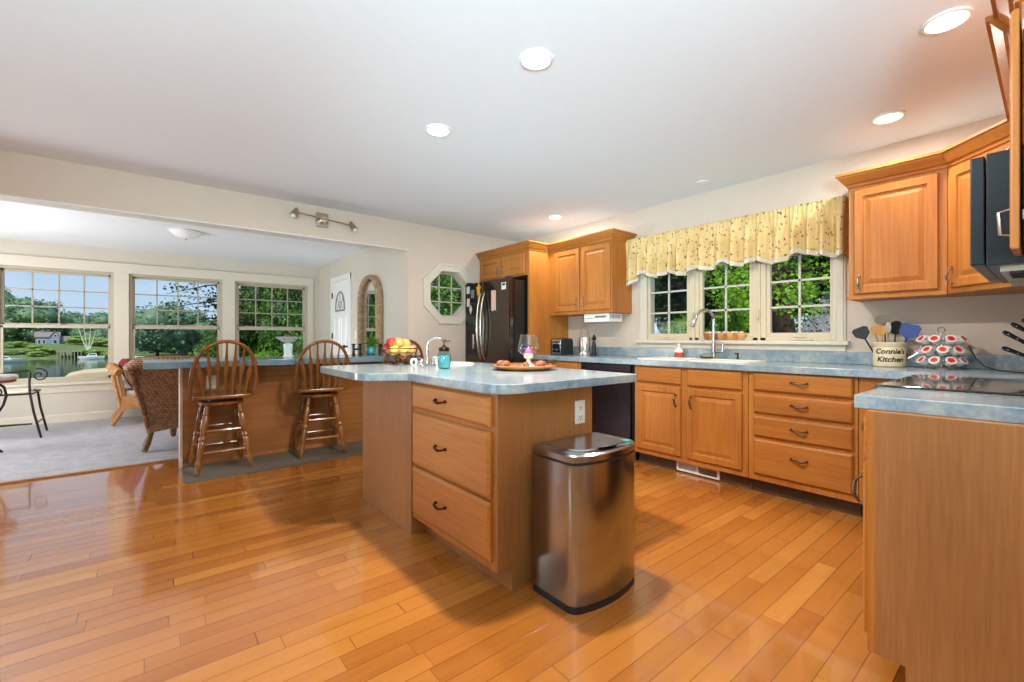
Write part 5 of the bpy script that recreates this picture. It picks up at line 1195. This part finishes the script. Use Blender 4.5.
# ---------------------------------------------------------------- sunroom furniture
def make_wicker(mat, arms=True, top=.86, slope=.58):
    t = thing('wicker_armchair', '', 'armchair', (0, 0, 0), world=False)
    # seat body and curved skirt
    m = M(); m.mapped([(-.30, .16), (-.26, .20), (-.1, .235), (.1, .235), (.26, .20), (.30, .16), (.30, .36), (-.30, .36)], lambda u, v, w: Vector((u, w, v)), .24, .30)
    for sx_ in (-1, 1): m.mapped([(-.30, .16), (-.22, .20), (0, .235), (.2, .20), (.30, .16), (.30, .36), (-.30, .36)], lambda u, v, w, sx_=sx_: Vector((w, u, v)), sx_*.30-.02, sx_*.30+.02)
    m.box(-.28, .28, -.30, .26, .30, .355); m.mapped([(-.30, .14), (-.26, .18), (-.1, .21), (.1, .21), (.26, .18), (.30, .14), (.30, .36), (-.30, .36)], lambda u, v, w: Vector((u, w, v)), -.33, -.29)
    obj('seat_frame', m, mat, t, bevel=.01)
    # reclined back as a curved woven sheet with thickness
    def sheet(x0, x1, n, fy, z0, z1, th=.03):
        m = M(); rows = 10; rg = []
        A = [[(x0+(x1-x0)*i/n, fy(x0+(x1-x0)*i/n, z0+(z1-z0)*r/rows)+o, z0+(z1-z0)*r/rows) for i in range(n+1)] for o in (0, -th) for r in range(rows+1)]
        vs = [v for r in A for v in r]; N = n+1; R_ = rows+1; fs = []
        for o in (0, R_): fs += [((o+r)*N+i, (o+r)*N+i+1, (o+r+1)*N+i+1, (o+r+1)*N+i) for r in range(rows) for i in range(n)]
        for r in range(rows): fs += [(r*N, (r+1)*N, (R_+r+1)*N, (R_+r)*N), (r*N+n, (r+1)*N+n, (R_+r+1)*N+n, (R_+r)*N+n)]
        for i in range(n): fs += [(i, i+1, R_*N+i+1, R_*N+i), ((R_-1)*N+i, (R_-1)*N+i+1, (2*R_-1)*N+i+1, (2*R_-1)*N+i)]
        return m.add(vs, fs)
    fy = lambda x, z: -.29-(z-.3)*slope+.06*(abs(x)/.33)**2
    yt = -.29-(top-.3)*slope; dz = top-.86
    obj('backrest', sheet(-.30, .30, 12, fy, .34, top), mat, t, smooth=True)
    obj('top_roll', M().tube((lambda q: q if arms else q[2:-2])([(-.36, yt+.26, .64+dz), (-.37, yt+.15, .74+dz), (-.35, yt+.05, .83+dz), (-.28, yt-.01, .875+dz), (0, yt-.03, .89+dz), (.28, yt-.01, .875+dz), (.35, yt+.05, .83+dz), (.37, yt+.15, .74+dz), (.36, yt+.26, .64+dz)]), [.035, .045, .05, .05, .05, .05, .05, .045, .035][0 if arms else 2:None if arms else -2], 12), mat, t, smooth=True)
    for sx_ in (-1, 1):
        if arms: obj('arm', M().tube([(sx_*.36, yt+.26, .64), (sx_*.37, -.1, .63), (sx_*.37, .1, .61), (sx_*.36, .27, .60), (sx_*.345, .31, .56), (sx_*.33, .31, .48), (sx_*.31, .29, .36)], [.035, .045, .05, .055, .05, .035, .025], 12), mat, t, smooth=True)
        if arms:
            m = M(); m.mapped([(-.30, .34), (.27, .34), (.29, .58), (-.26, .62), (-.38, .58)], lambda u, v, w: Vector((w, u, v)), sx_*.335-.014, sx_*.335+.014); obj('side_panel', m, mat, t, bevel=.005)
        obj('back_post', M().tube([(sx_*.30, -.30, .20), (sx_*.315, -.31-.15*slope, .45), (sx_*.33, -.31-(top-.36)*slope, top-.06)], .022, 10), mat, t, smooth=True)
        for sy_ in (-1, 1): obj('leg', M().tube([(sx_*.28, sy_*.27, .24), (sx_*.285, sy_*.30, .15), (sx_*.30, sy_*.35, .07), (sx_*.31, sy_*.38, .012)], [.035, .022, .032, .024], 12), mat, t, smooth=True)
    obj('seat_cushion', M().rings([[(p[0], p[1], z) for p in rounded([(-.27*k, -.27*k), (.27*k, -.27*k), (.27*k, .27*k), (-.27*k, .27*k)], [.06]*4, 5)] for k, z in ((.97, .356), (1, .375), (1, .41), (.95, .43), (.6, .438))]), 'cream_cloth', t, smooth=True)
    return t
wc = make_wicker('wicker_brown'); wc.location = (.37, 5.79, .008); wc.rotation_euler = (0, 0, radians(-19)); wc['label'] = 'brown wicker armchair seen from behind beside the bar end'; wc['group'] = 'wicker armchairs in the sunroom'
w2_ = make_wicker('wicker_honey', False, .70, .18); w2_.location = (-.0, 7.76, .008); w2_.rotation_euler = (0, 0, radians(-88)); w2_['label'] = 'honey coloured wicker armchair holding a red cushion by the far window'; w2_['group'] = 'wicker armchairs in the sunroom'
m = M(); R_ = Matrix.Rotation(radians(-14), 3, 'Y')
def pillow(c, w_, h_, th, R):
    m = M(); n = 14; vs = []; 
    for s_ in (1, -1):
        for i in range(n+1):
            for j in range(n+1):
                u, v = -1+2*i/n, -1+2*j/n; k = (max(0, (1-u**4)*(1-v**4)))**.5; cr_ = 1-.08*(u*u*v*v); p = R @ Vector((s_*th*k, u*w_*cr_, v*h_*cr_)); vs.append(p+Vector(c))
    N = n+1; fs = []
    for o in (0, N*N): fs += [(o+i*N+j, o+(i+1)*N+j, o+(i+1)*N+j+1, o+i*N+j+1) for i in range(n) for j in range(n)]
    return m.add(vs, fs)
tag(obj('throw_pillow', pillow((-.17, 7.56, .64), .20, .225, .085, Matrix.Rotation(radians(12), 3, 'Z') @ Matrix.Rotation(radians(-24), 3, 'Y')), 'red_cloth', smooth='all'), 'dark red cushion propped in the far wicker armchair', 'cushion')
t = thing('wicker_footstool', 'small wicker footstool between the two wicker armchairs', 'footstool', (.24, 7.05, .008))
obj('body', box(-.02, .50, 6.88, 7.22, .009, .36), 'wicker_honey', t, bevel=.012); obj('rim', M().tube([(-.02, 6.88, .37), (.50, 6.88, .37), (.50, 7.22, .37), (-.02, 7.22, .37)], .018, 8, closed=True), 'wicker_honey', t, smooth=True)
obj('pad', box(-.0, .48, 6.9, 7.2, .372, .42), 'cream_cloth', t, bevel=.02)
# wrought iron bistro set
def spiral(c, U, r0, r1, turns, n=36, a0=0, sg=1):
    return [Vector(c)+U*((r0+(r1-r0)*i/n)*cos(a0+sg*2*pi*turns*i/n))+Vector((0, 0, (r0+(r1-r0)*i/n)*sin(a0+sg*2*pi*turns*i/n))) for i in range(n+1)]
t = thing('iron_chair', 'low wrought iron chair with scrolled back rail by the sunroom window', 'chair', (-1.27, 7.25, .008))
U1 = Vector((1, 0, 0))
def isc(m, pts, r=.009): return m.tube(pts, r, 8)
for x_, sg in ((-1.02, 1), (-1.52, -1)):
    m = M(); isc(m, [(x_, 7.10, .74), (x_-.005*sg, 7.10, .60), (x_, 7.10, .50), (x_+.03*sg, 7.08, .30), (x_+.09*sg, 7.06, .012)], .011); obj('back_leg', m, 'iron', t, smooth=True)
    m = M(); isc(m, [(x_, 7.52, .50), (x_+.02*sg, 7.54, .30), (x_+.07*sg, 7.58, .012)], .011); obj('front_leg', m, 'iron', t, smooth=True)
    m = M(); isc(m, spiral((x_+.07*sg, 7.10, .70), U1*sg, .075, .012, 1.35, a0=pi*.62, sg=-1), .007); obj('scroll', m, 'iron', t, smooth=True)
    m = M(); isc(m, [(x_+.05*sg, 7.07, .17), (x_+.045*sg, 7.56, .17)], .007); obj('stretcher', m, 'iron', t, smooth=True)
m = M(); isc(m, [(-1.50, 7.10, .735), (-1.4, 7.10, .745), (-1.27, 7.10, .72), (-1.12, 7.10, .745), (-1.02, 7.10, .755)], .009); obj('back_rail', m, 'iron', t, smooth=True)
m = M(); isc(m, [(-1.54, 7.07, .17), (-1.0, 7.07, .17)], .007); isc(m, [(-1.54, 7.3, .16), (-1.0, 7.07, .175)], .006); obj('stretcher', m, 'iron', t, smooth=True)
m = M(); m.tube([(-1.53, 7.09, .50), (-1.0, 7.09, .50), (-1.0, 7.53, .50), (-1.53, 7.53, .50)], .010, 8, closed=True); obj('seat_frame', m, 'iron', t, smooth=True)
obj('seat_pad', box(-1.51, -1.03, 7.11, 7.51, .505, .535), 'cream_cloth', t, bevel=.012)
t = thing('bistro_table', 'round stone topped iron table cut by the left picture edge', 'table', (-1.33, 6.38, .008))
obj('table_top', M().lathe([(.325, .0), (.335, .008), (.335, .03), (.325, .038), (0, .038)], (-1.33, 6.38, .715), 40), 'stone_top', t, smooth=True)
obj('top_band', M().lathe([(.30, -.03), (.318, -.028), (.322, 0), (.30, 0)], (-1.33, 6.38, .715), 40), 'red_brick_top', t, smooth=True)
for k in range(3):
    a = 2*pi*k/3-.12; U = Vector((cos(a), sin(a), 0)); c_ = Vector((-1.33, 6.38, 0)); q = lambda r, z: c_+U*r+Vector((0, 0, z))
    m = M(); m.tube([q(.20, .69), q(.25, .64), q(.265, .56), q(.245, .47), q(.20, .38), q(.17, .28), q(.165, .16), q(.185, .08), q(.24, .02)], .011, 8); obj('leg', m, 'iron', t, smooth=True)
    m = M(); m.tube(spiral(q(.20, .60), U, .06, .01, 1.4, a0=pi*.5), .007, 8); obj('scroll', m, 'iron', t, smooth=True)

# ---------------------------------------------------------------- outside
def terrain():
    m = M(); vs = []; nx, ny = 60, 90; fs = []
    xs_ = [-130+260*(i/nx) for i in range(nx+1)]; ys_ = [YF+.6+(250-YF)*(j/ny)**1.6 for j in range(ny+1)]
    for y in ys_:
        for x in xs_:
            shore = 152+18*(1/(1+math.exp(-(x+4)/4)))*1.9 if x < 12 else 150
            z = -.45
            if y > 11: k = min(1, (y-11)/20); z = -.45-4.3*k*k*(3-2*k)
            if x > 9: kk = min(1, (x-9)/8); z = z*(1-kk)+(-.5-.02*(y-11))*kk if y > 11 else z
            if y > shore-4: k = min(1, (y-shore+4)/46); z = -4.75+4.0*k
            if x > 14 and y > 60: z = max(z, -3.2)
            vs.append((x, y, z+.18*noise.noise(Vector((x*.15, y*.15, 0)))))
    N = nx+1
    fs = [(j*N+i, j*N+i+1, (j+1)*N+i+1, (j+1)*N+i) for j in range(ny) for i in range(nx)]
    return m.add(vs, fs)
o = obj('ground_lakeside', terrain(), 'lawn', kind='structure', smooth='all')
o = struct('ground_yard', M().add([(XW+.2, -30, -.45), (60, -30, -.2), (60, YF+.7, -.2), (XW+.2, YF+.7, -.45)], [(0, 1, 2, 3)]), 'lawn')
o = obj('lake_water', M().add([(-140, 14, -4.05), (140, 14, -4.05), (140, 200, -4.05), (-140, 200, -4.05)], [(0, 1, 2, 3)]), 'lake_water'); o['kind'] = 'structure'

def gz(x, y):
    shore = 152+18*(1/(1+math.exp(-(x+4)/4)))*1.9 if x < 12 else 150
    return -4.75+4.0*min(1, max(0, (y-shore+4)/46))
def crown_mesh(rx, rz, nblob, nleaf, lsize, seed, fill=.9):
    random.seed(seed); m = M(); bl = []
    for k in range(nblob):
        a = random.uniform(0, 2*pi); rr = rx*.62*sqrt(random.random()); z = random.uniform(-.55, .6)*rz; s_ = (1-.45*abs(z/rz))
        bl.append((rr*cos(a)*s_, rr*sin(a)*s_, z, random.uniform(.34, .5)*rx*s_))
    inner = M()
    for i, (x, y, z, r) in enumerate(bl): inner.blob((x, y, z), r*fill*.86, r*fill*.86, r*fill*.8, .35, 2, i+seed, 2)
    pts = []
    for k in range(nleaf):
        x, y, z, r = random.choice(bl); d = Vector((random.gauss(0, 1), random.gauss(0, 1), random.gauss(0, 1))).normalized(); q = r*random.uniform(.75, 1.12); pts.append((x+d.x*q, y+d.y*q, z+d.z*q))
    return leaves(m, pts, lsize), inner
PROTO = {}
def proto(kind, **kw):
    if kind in PROTO: return PROTO[kind]
    a, b = crown_mesh(**kw); PROTO[kind] = (a, b); return PROTO[kind]
def mesh_from(name, m, mat):
    me = bpy.data.meshes.new(name); me.from_pydata(m.v, [], m.f); me.materials.append(MATS[mat]); return me
TM = {}
def tree(x, y, z, h, r, kind, mat, inner, label, group=None, trunk_r=.2, cat='tree', seed=0, trunk_frac=.3):
    key = (kind, mat, inner)
    if key not in TM:
        kw = {'far': dict(rx=1, rz=1, nblob=22, nleaf=2600, lsize=.085, seed=11), 'farb': dict(rx=1, rz=1, nblob=18, nleaf=2600, lsize=.085, seed=23), 'near': dict(rx=1, rz=1, nblob=26, nleaf=12000, lsize=.055, seed=5, fill=.7), 'nearb': dict(rx=1, rz=1, nblob=22, nleaf=9000, lsize=.060, seed=31, fill=.55)}[kind]
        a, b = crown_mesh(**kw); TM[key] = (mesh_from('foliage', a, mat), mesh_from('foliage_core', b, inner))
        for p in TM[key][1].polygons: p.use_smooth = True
    t = thing('shrub' if cat == 'shrub' else 'leafy_tree', label, cat, (x, y, z), seed*1.3, group, world=False)
    ch = h*(1-trunk_frac)
    for me, nm in zip(TM[key], ('foliage', 'foliage_core')):
        o = bpy.data.objects.new(nm, me); COL.objects.link(o); o.parent = t; o.location = (0, 0, h*trunk_frac+ch*.5); o.scale = (r*.95, r*.95, ch*.52)
    obj('trunk', M().tube([(0, 0, -.4), (0.02*r, 0, h*trunk_frac), (.06*r, .03*r, h*.6)], [trunk_r, trunk_r*.8, trunk_r*.4], 10), 'bark', t, smooth=True)
    return t
# polar helper of the place: distance d along the view axis of the room's diagonal, side ratio a
def pol(a, d): return (d*(sin(YAW)+a*cos(YAW)), d*(cos(YAW)-a*sin(YAW)))
random.seed(3)
# far shore
k = 0
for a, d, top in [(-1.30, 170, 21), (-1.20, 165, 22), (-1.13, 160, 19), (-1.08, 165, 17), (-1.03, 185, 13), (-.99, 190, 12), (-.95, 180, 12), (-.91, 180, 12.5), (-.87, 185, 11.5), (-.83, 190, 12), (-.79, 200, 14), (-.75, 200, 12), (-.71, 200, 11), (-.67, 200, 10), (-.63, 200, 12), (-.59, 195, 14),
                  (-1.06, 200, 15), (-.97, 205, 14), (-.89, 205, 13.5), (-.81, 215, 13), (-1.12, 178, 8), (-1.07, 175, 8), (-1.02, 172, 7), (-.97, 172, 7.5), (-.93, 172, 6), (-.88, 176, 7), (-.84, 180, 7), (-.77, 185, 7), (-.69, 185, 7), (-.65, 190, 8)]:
    x, y = pol(a, d); tree(x, y, -3.6, top+3.6, (top+2)*.70, 'far' if k % 2 else 'farb', 'leaf_haze', 'leaf_haze', 'hazy green tree in the wood on the far lake shore', 'trees on the far shore', seed=k, trunk_frac=.0); k += 1
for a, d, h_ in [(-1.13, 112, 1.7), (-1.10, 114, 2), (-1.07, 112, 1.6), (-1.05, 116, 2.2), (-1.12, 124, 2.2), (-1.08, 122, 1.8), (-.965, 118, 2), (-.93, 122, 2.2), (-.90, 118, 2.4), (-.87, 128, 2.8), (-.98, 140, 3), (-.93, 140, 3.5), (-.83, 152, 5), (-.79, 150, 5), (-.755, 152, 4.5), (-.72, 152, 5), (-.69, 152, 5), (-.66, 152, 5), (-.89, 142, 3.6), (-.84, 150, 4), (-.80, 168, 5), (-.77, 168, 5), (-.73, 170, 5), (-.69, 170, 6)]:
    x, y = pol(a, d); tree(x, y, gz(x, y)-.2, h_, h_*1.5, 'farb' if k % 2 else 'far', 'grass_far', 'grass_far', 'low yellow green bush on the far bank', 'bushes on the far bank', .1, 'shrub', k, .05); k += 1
for a, d, h_, lb in [(-.80, 105, 12.6, 'large round tree across the water in the middle window'), (-.72, 118, 10.5, 'wide tree right of the round tree in the middle window')]:
    x, y = pol(a, d); tree(x, y, -4.4, h_+3.5, h_*.66, 'far' if k % 2 else 'farb', 'leaf_haze', 'leaf_haze', lb, None, .5, seed=k, trunk_frac=.02); k += 1
# house across the water
hx, hy = pol(-1.03, 142); t = thing('lake_house', 'pale blue grey house with a front gable on the far shore', 'house', (hx, hy, -1.6), radians(-36)+pi/2*0, world=False)
t.rotation_euler = (0, 0, math.atan2(hy, hx)-pi/2); t.scale = (.66, .66, .85)
def gable(x0, x1, y0, y1, z0, zr, axis='x', ov=.4):
    m = M()
    if axis == 'x': m.mapped([(y0-ov, z0), ((y0+y1)/2, zr), (y1+ov, z0), (y1+ov, z0+.25), ((y0+y1)/2, zr+.3), (y0-ov, z0+.25)], lambda u, v, w: Vector((w, u, v)), x0-ov, x1+ov)
    else: m.mapped([(x0-ov, z0), ((x0+x1)/2, zr), (x1+ov, z0), (x1+ov, z0+.25), ((x0+x1)/2, zr+.3), (x0-ov, z0+.25)], lambda u, v, w: Vector((u, w, v)), y0-ov, y1+ov)
    return m
m = M(); m.box(-6.5, 1.5, 0, 6, 0, 3.4); m.box(1.5, 8, 1, 6, 0, 2.2); m.prism([(-1.5, -1.2), (1.5, -1.2), (1.5, 0), (-1.5, 0)], 0, 3.8); m.mapped([(-1.5, 3.8), (0, 5.6), (1.5, 3.8)], lambda u, v, w: Vector((u, w, v)), -1.2, 1)
obj('wall', m, 'house_paint', t); obj('roof', gable(-6.5, 1.5, 0, 6, 3.4, 5.2), 'house_roof', t); obj('roof', gable(1.5, 8, 1, 6, 2.2, 3.6), 'house_roof', t); obj('gable_roof', gable(-1.5, 1.5, -1.2, 2, 3.7, 5.7, 'y', .3), 'house_roof', t)
for a, b, c, d, yy in ((-5.8, -4.8, 1.0, 2.6, -.02), (-4.2, -3.2, 1.0, 2.6, -.02), (-.6, .6, 3.6, 4.5, -1.22), (-.7, .7, 1, 2.6, -1.22), (2.3, 3.6, .7, 1.9, .98), (4.4, 5.6, .7, 1.9, .98), (6.2, 7.3, .7, 1.9, .98)):
    w_ = obj('window', box(a, b, yy-.06, yy, c, d), 'trim_white', t); obj('pane', box(a+.12, b-.12, yy-.08, yy-.06, c+.12, d-.12), 'house_glass', w_)
obj('chimney', box(-4.6, -3.8, 2.5, 3.3, 4.4, 6.2), 'stone_grey', t)
# dock, boats, white forked birch
x, y = pol(-.995, 112); t = thing('lake_dock', 'grey wooden dock standing on posts at the far bank', 'dock', (x, y, -4.05), math.atan2(y, x)-pi/2, world=False)
obj('deck', box(-2.6, 2.0, 0, 6, 1.6, 1.8), 'dock_wood', t)
for i in range(8): obj('post', box(-2.5+i*.62, -2.32+i*.62, -.1, .1, -.5, 2.3), 'dock_wood', t)
for i in range(4): obj('post', box(-2.5+i*1.4, -2.3+i*1.4, 5.6, 5.8, -.5, 2.0), 'dock_wood', t)
obj('railing', box(-2.6, 2.0, -.05, .05, 2.2, 2.32), 'dock_wood', t)
def boat(x, y, z, L, mat, label, rot, canopy=None):
    t = thing('motor_boat', label, 'boat', (x, y, z), rot, world=False); rg = []
    for zz, k, wd in ((-.2, .80, .5), (.3, .95, .9), (.75, 1, 1)):
        rg.append([(L*k*p[0], L*.19*wd*p[1], zz+.2*max(0, p[0])**2) for p in ((-.5, -1), (-.2, -1), (.15, -.95), (.35, -.6), (.5, 0), (.35, .6), (.15, .95), (-.2, 1), (-.5, 1))])
    obj('hull', M().rings(rg), mat, t, smooth=True)
    obj('cabin', M().mapped([(-.22*L, .75), (.18*L, .75), (.10*L, 1.35), (-.18*L, 1.4)], lambda u, v, w: Vector((u, w, v)), -.13*L, .13*L), mat, t, bevel=.05)
    obj('windscreen', M().mapped([(-.17*L, .95), (.12*L, .95), (.085*L, 1.25), (-.15*L, 1.28)], lambda u, v, w: Vector((u, w, v)), -.132*L, .132*L), 'house_glass', t)
    return t
x, y = pol(-.948, 108); boat(x, y, -4.05, 4.8, 'boat_white', 'white motor boat moored below the forked birch', math.atan2(y, x)-pi/2+pi)
x, y = pol(-1.145, 92); boat(x, y, -4.05, 6, 'boat_white', 'white boat at the left edge of the left window', math.atan2(y, x)-pi/2)
x, y = pol(-.842, 92); boat(x, y, -4.05, 5, 'boat_white', 'white boats moored at the left of the middle window', math.atan2(y, x)-pi/2+.6)
x, y = pol(-.76, 76); boat(x, y, -4.05, 4, 'boat_white', 'small white boat beside the red dock in the middle window', math.atan2(y, x)-pi/2+1.2)
x, y = pol(-.70, 78); t = thing('red_dock', 'reddish dock with low white chairs across the middle window', 'dock', (x, y, -4.05), math.atan2(y, x)-pi/2+.15, world=False)
obj('deck', box(-4.5, 7, 0, 5, .55, .8), 'deck_red', t)
for i in range(6): obj('post', box(-4.3+i*2, -4.1+i*2, .1, .3, -.5, 1.5), 'dock_wood', t)
x, y = pol(-.955, 125); t = thing('forked_birch', 'bare white forked birch trunk on the far bank', 'tree', (x, y, -3.4), math.atan2(y, x)-pi/2, world=False)
m = M()
for a, b in ((-2.3, 8.5), (-.9, 7.5), (.5, 8), (1.5, 6.5)): m.tube([(0, 0, 0), (a*.12, 0, 1.2), (a*.55, 0, b*.5), (a, 0, b)], [.24, .17, .11, .04], 6)
obj('trunk', m, 'birch', t, smooth=True)
# covered pontoon near the house side of the lake
x, y = pol(-.895, 26); t = thing('covered_boat', 'tan canvas boat canopy just below the left window corner', 'boat', (x, y, -2.35), math.atan2(y, x)-pi/2, world=False)
cv = [[(-1.9+.3*s_, yy, z) for yy, z in ((-1.1, 0), (-1.1, 1.15), (-.7, 1.5), (0, 1.62), (.7, 1.5), (1.1, 1.15), (1.1, 0))] for s_ in (0,)]
m = M(); m.mapped([(-2.3, 0), (-2.0, 1.45), (-1.3, 1.62), (2.3, 1.85), (3.2, 1.3), (3.4, 0)], lambda u, v, w: Vector((u, w, v)), -1.2, 1.2); obj('canvas', m, 'boat_tan', t, bevel=.12, seg=3)
m = M(); m.box(-1.3, .2, -1.22, -1.19, .75, 1.25); m.box(.5, 1.9, -1.22, -1.19, .8, 1.3); obj('vinyl_window', m, 'house_glass', t); obj('pontoon', M().tube([(-2.5, -.9, -.3), (3.4, -.9, -.3)], .35, 10).tube([(-2.5, .9, -.3), (3.4, .9, -.3)], .35, 10), 'boat_white', t, smooth=True)

# near trees north (right window, octagon window)
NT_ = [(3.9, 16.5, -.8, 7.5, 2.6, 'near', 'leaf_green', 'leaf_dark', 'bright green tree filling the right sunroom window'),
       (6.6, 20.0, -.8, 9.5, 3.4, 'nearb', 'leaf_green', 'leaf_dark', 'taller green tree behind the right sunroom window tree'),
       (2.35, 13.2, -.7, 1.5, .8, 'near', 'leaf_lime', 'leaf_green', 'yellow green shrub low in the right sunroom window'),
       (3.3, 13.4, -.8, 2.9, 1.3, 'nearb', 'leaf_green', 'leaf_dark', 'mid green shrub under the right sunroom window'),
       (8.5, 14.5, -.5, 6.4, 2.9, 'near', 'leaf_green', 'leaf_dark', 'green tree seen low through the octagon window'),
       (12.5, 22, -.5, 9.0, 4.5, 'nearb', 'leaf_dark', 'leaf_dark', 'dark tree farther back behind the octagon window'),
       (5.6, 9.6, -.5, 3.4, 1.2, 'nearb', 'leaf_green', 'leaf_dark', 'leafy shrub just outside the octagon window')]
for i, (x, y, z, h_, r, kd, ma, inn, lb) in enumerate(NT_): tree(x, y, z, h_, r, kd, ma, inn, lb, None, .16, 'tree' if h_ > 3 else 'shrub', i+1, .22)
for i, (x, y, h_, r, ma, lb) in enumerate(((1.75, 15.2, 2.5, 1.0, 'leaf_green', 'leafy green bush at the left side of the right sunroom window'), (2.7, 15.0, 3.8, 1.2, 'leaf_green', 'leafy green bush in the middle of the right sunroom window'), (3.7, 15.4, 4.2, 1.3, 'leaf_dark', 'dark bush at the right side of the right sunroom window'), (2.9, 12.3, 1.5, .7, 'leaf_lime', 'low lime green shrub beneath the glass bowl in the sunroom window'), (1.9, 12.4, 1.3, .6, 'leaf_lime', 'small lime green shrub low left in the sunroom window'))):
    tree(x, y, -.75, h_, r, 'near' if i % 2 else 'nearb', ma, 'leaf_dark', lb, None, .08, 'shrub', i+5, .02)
tree(-9.7, 36, -4.9, 13, 2.9, 'near', 'leaf_green', 'leaf_dark', 'tree left of the left window, seen only in the arched mirror', None, .25, 'tree', 4, .05)
# overhanging branch across the middle window
t = thing('overhanging_branch', 'dark leafy branch hanging across the upper middle window', 'branch', (2.2, 14, 1.85), world=False)
random.seed(9); m = M(); tw = M()
for k in range(9):
    p0 = Vector((-.2, 0, .75-.16*k)); dr = Vector((-1, random.uniform(-.3, .3), random.uniform(-.30, .12))).normalized(); L = random.uniform(.7, 1.2) if k % 3 else 1.7
    tw.tube([p0, p0+dr*L*.5, p0+dr*L+Vector((0, 0, -.15))], [.03, .018, .006], 5)
    for j in range(int(60*L)):
        u = random.random()**.8; q = p0+dr*L*u+Vector((random.gauss(0, .09), random.gauss(0, .12), random.gauss(0, .10))); leaves(m, [q], .085)
obj('foliage', m, 'leaf_dark', t); obj('twig', tw, 'bark', t)
# trees east of the sink window
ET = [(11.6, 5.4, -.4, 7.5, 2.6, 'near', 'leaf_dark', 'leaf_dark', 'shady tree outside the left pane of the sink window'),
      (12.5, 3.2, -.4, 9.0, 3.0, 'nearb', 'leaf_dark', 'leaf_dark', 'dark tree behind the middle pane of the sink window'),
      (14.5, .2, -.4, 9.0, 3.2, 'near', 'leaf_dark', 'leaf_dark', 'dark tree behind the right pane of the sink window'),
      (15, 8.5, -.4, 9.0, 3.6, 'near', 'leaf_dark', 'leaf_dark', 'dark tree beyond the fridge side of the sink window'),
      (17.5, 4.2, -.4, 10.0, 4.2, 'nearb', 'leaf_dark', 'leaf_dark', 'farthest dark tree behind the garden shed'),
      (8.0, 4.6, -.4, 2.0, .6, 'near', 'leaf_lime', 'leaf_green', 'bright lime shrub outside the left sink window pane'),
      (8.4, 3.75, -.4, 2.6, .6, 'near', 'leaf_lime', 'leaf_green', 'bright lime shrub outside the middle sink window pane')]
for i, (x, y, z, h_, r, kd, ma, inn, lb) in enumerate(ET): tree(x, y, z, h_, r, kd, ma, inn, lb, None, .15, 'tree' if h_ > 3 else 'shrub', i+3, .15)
def trunk_tree(x, y, r, lean, label, seed, bright):
    random.seed(seed); t = thing('leafy_tree', label, 'tree', (x, y, -.45), world=False)
    obj('trunk', M().tube([(0, 0, 0), (0, -lean*.2, 1.2), (.05, lean*.3, 2.2), (.1, lean, 4.2)], [r*1.2, r, r*.85, r*.6], 14), 'bark', t, smooth=True)
    m = M(); b = M()
    for k in range(16):
        z = random.uniform(2.3, 3.8); a = random.uniform(0, 2*pi); p0 = Vector((.05, lean*.4, z)); dr = Vector((cos(a)*.9-.35, sin(a), random.uniform(-.35, .15))).normalized(); L = random.uniform(.8, 1.9)
        b.tube([p0, p0+dr*L*.6, p0+dr*L+Vector((0, 0, -.2))], [.03, .015, .005], 5)
        for j in range(260):
            u = random.uniform(.25, 1.05); q = p0+dr*L*u+Vector((random.gauss(0, .16), random.gauss(0, .16), random.gauss(0, .14)-.1*u)); leaves(m, [q], .06)
    obj('foliage', m, bright, t); obj('branch', b, 'bark', t); return t
trunk_tree(7.2, 2.52, .16, .25, 'tree with a thick trunk outside the right sink window pane', 4, 'leaf_lime')
trunk_tree(8.6, 3.55, .24, -.2, 'thick trunked tree outside the middle sink window pane', 8, 'leaf_green')
# shed with shingle roof
t = thing('garden_shed', 'low shed with grey shingle roof outside the right sink window pane', 'shed', (12, .9, -.45))
obj('wall', box(10.4, 13.6, -1.2, 3.0, -.45, 1.15), 'dock_wood', t); obj('roof', M().mapped([(10.0, 1.0), (12, 2.15), (14, 1.0), (14, 1.08), (12, 2.25), (10.0, 1.08)], lambda u, v, w: Vector((u, w, v)), -1.5, 3.3), 'shingles', t)
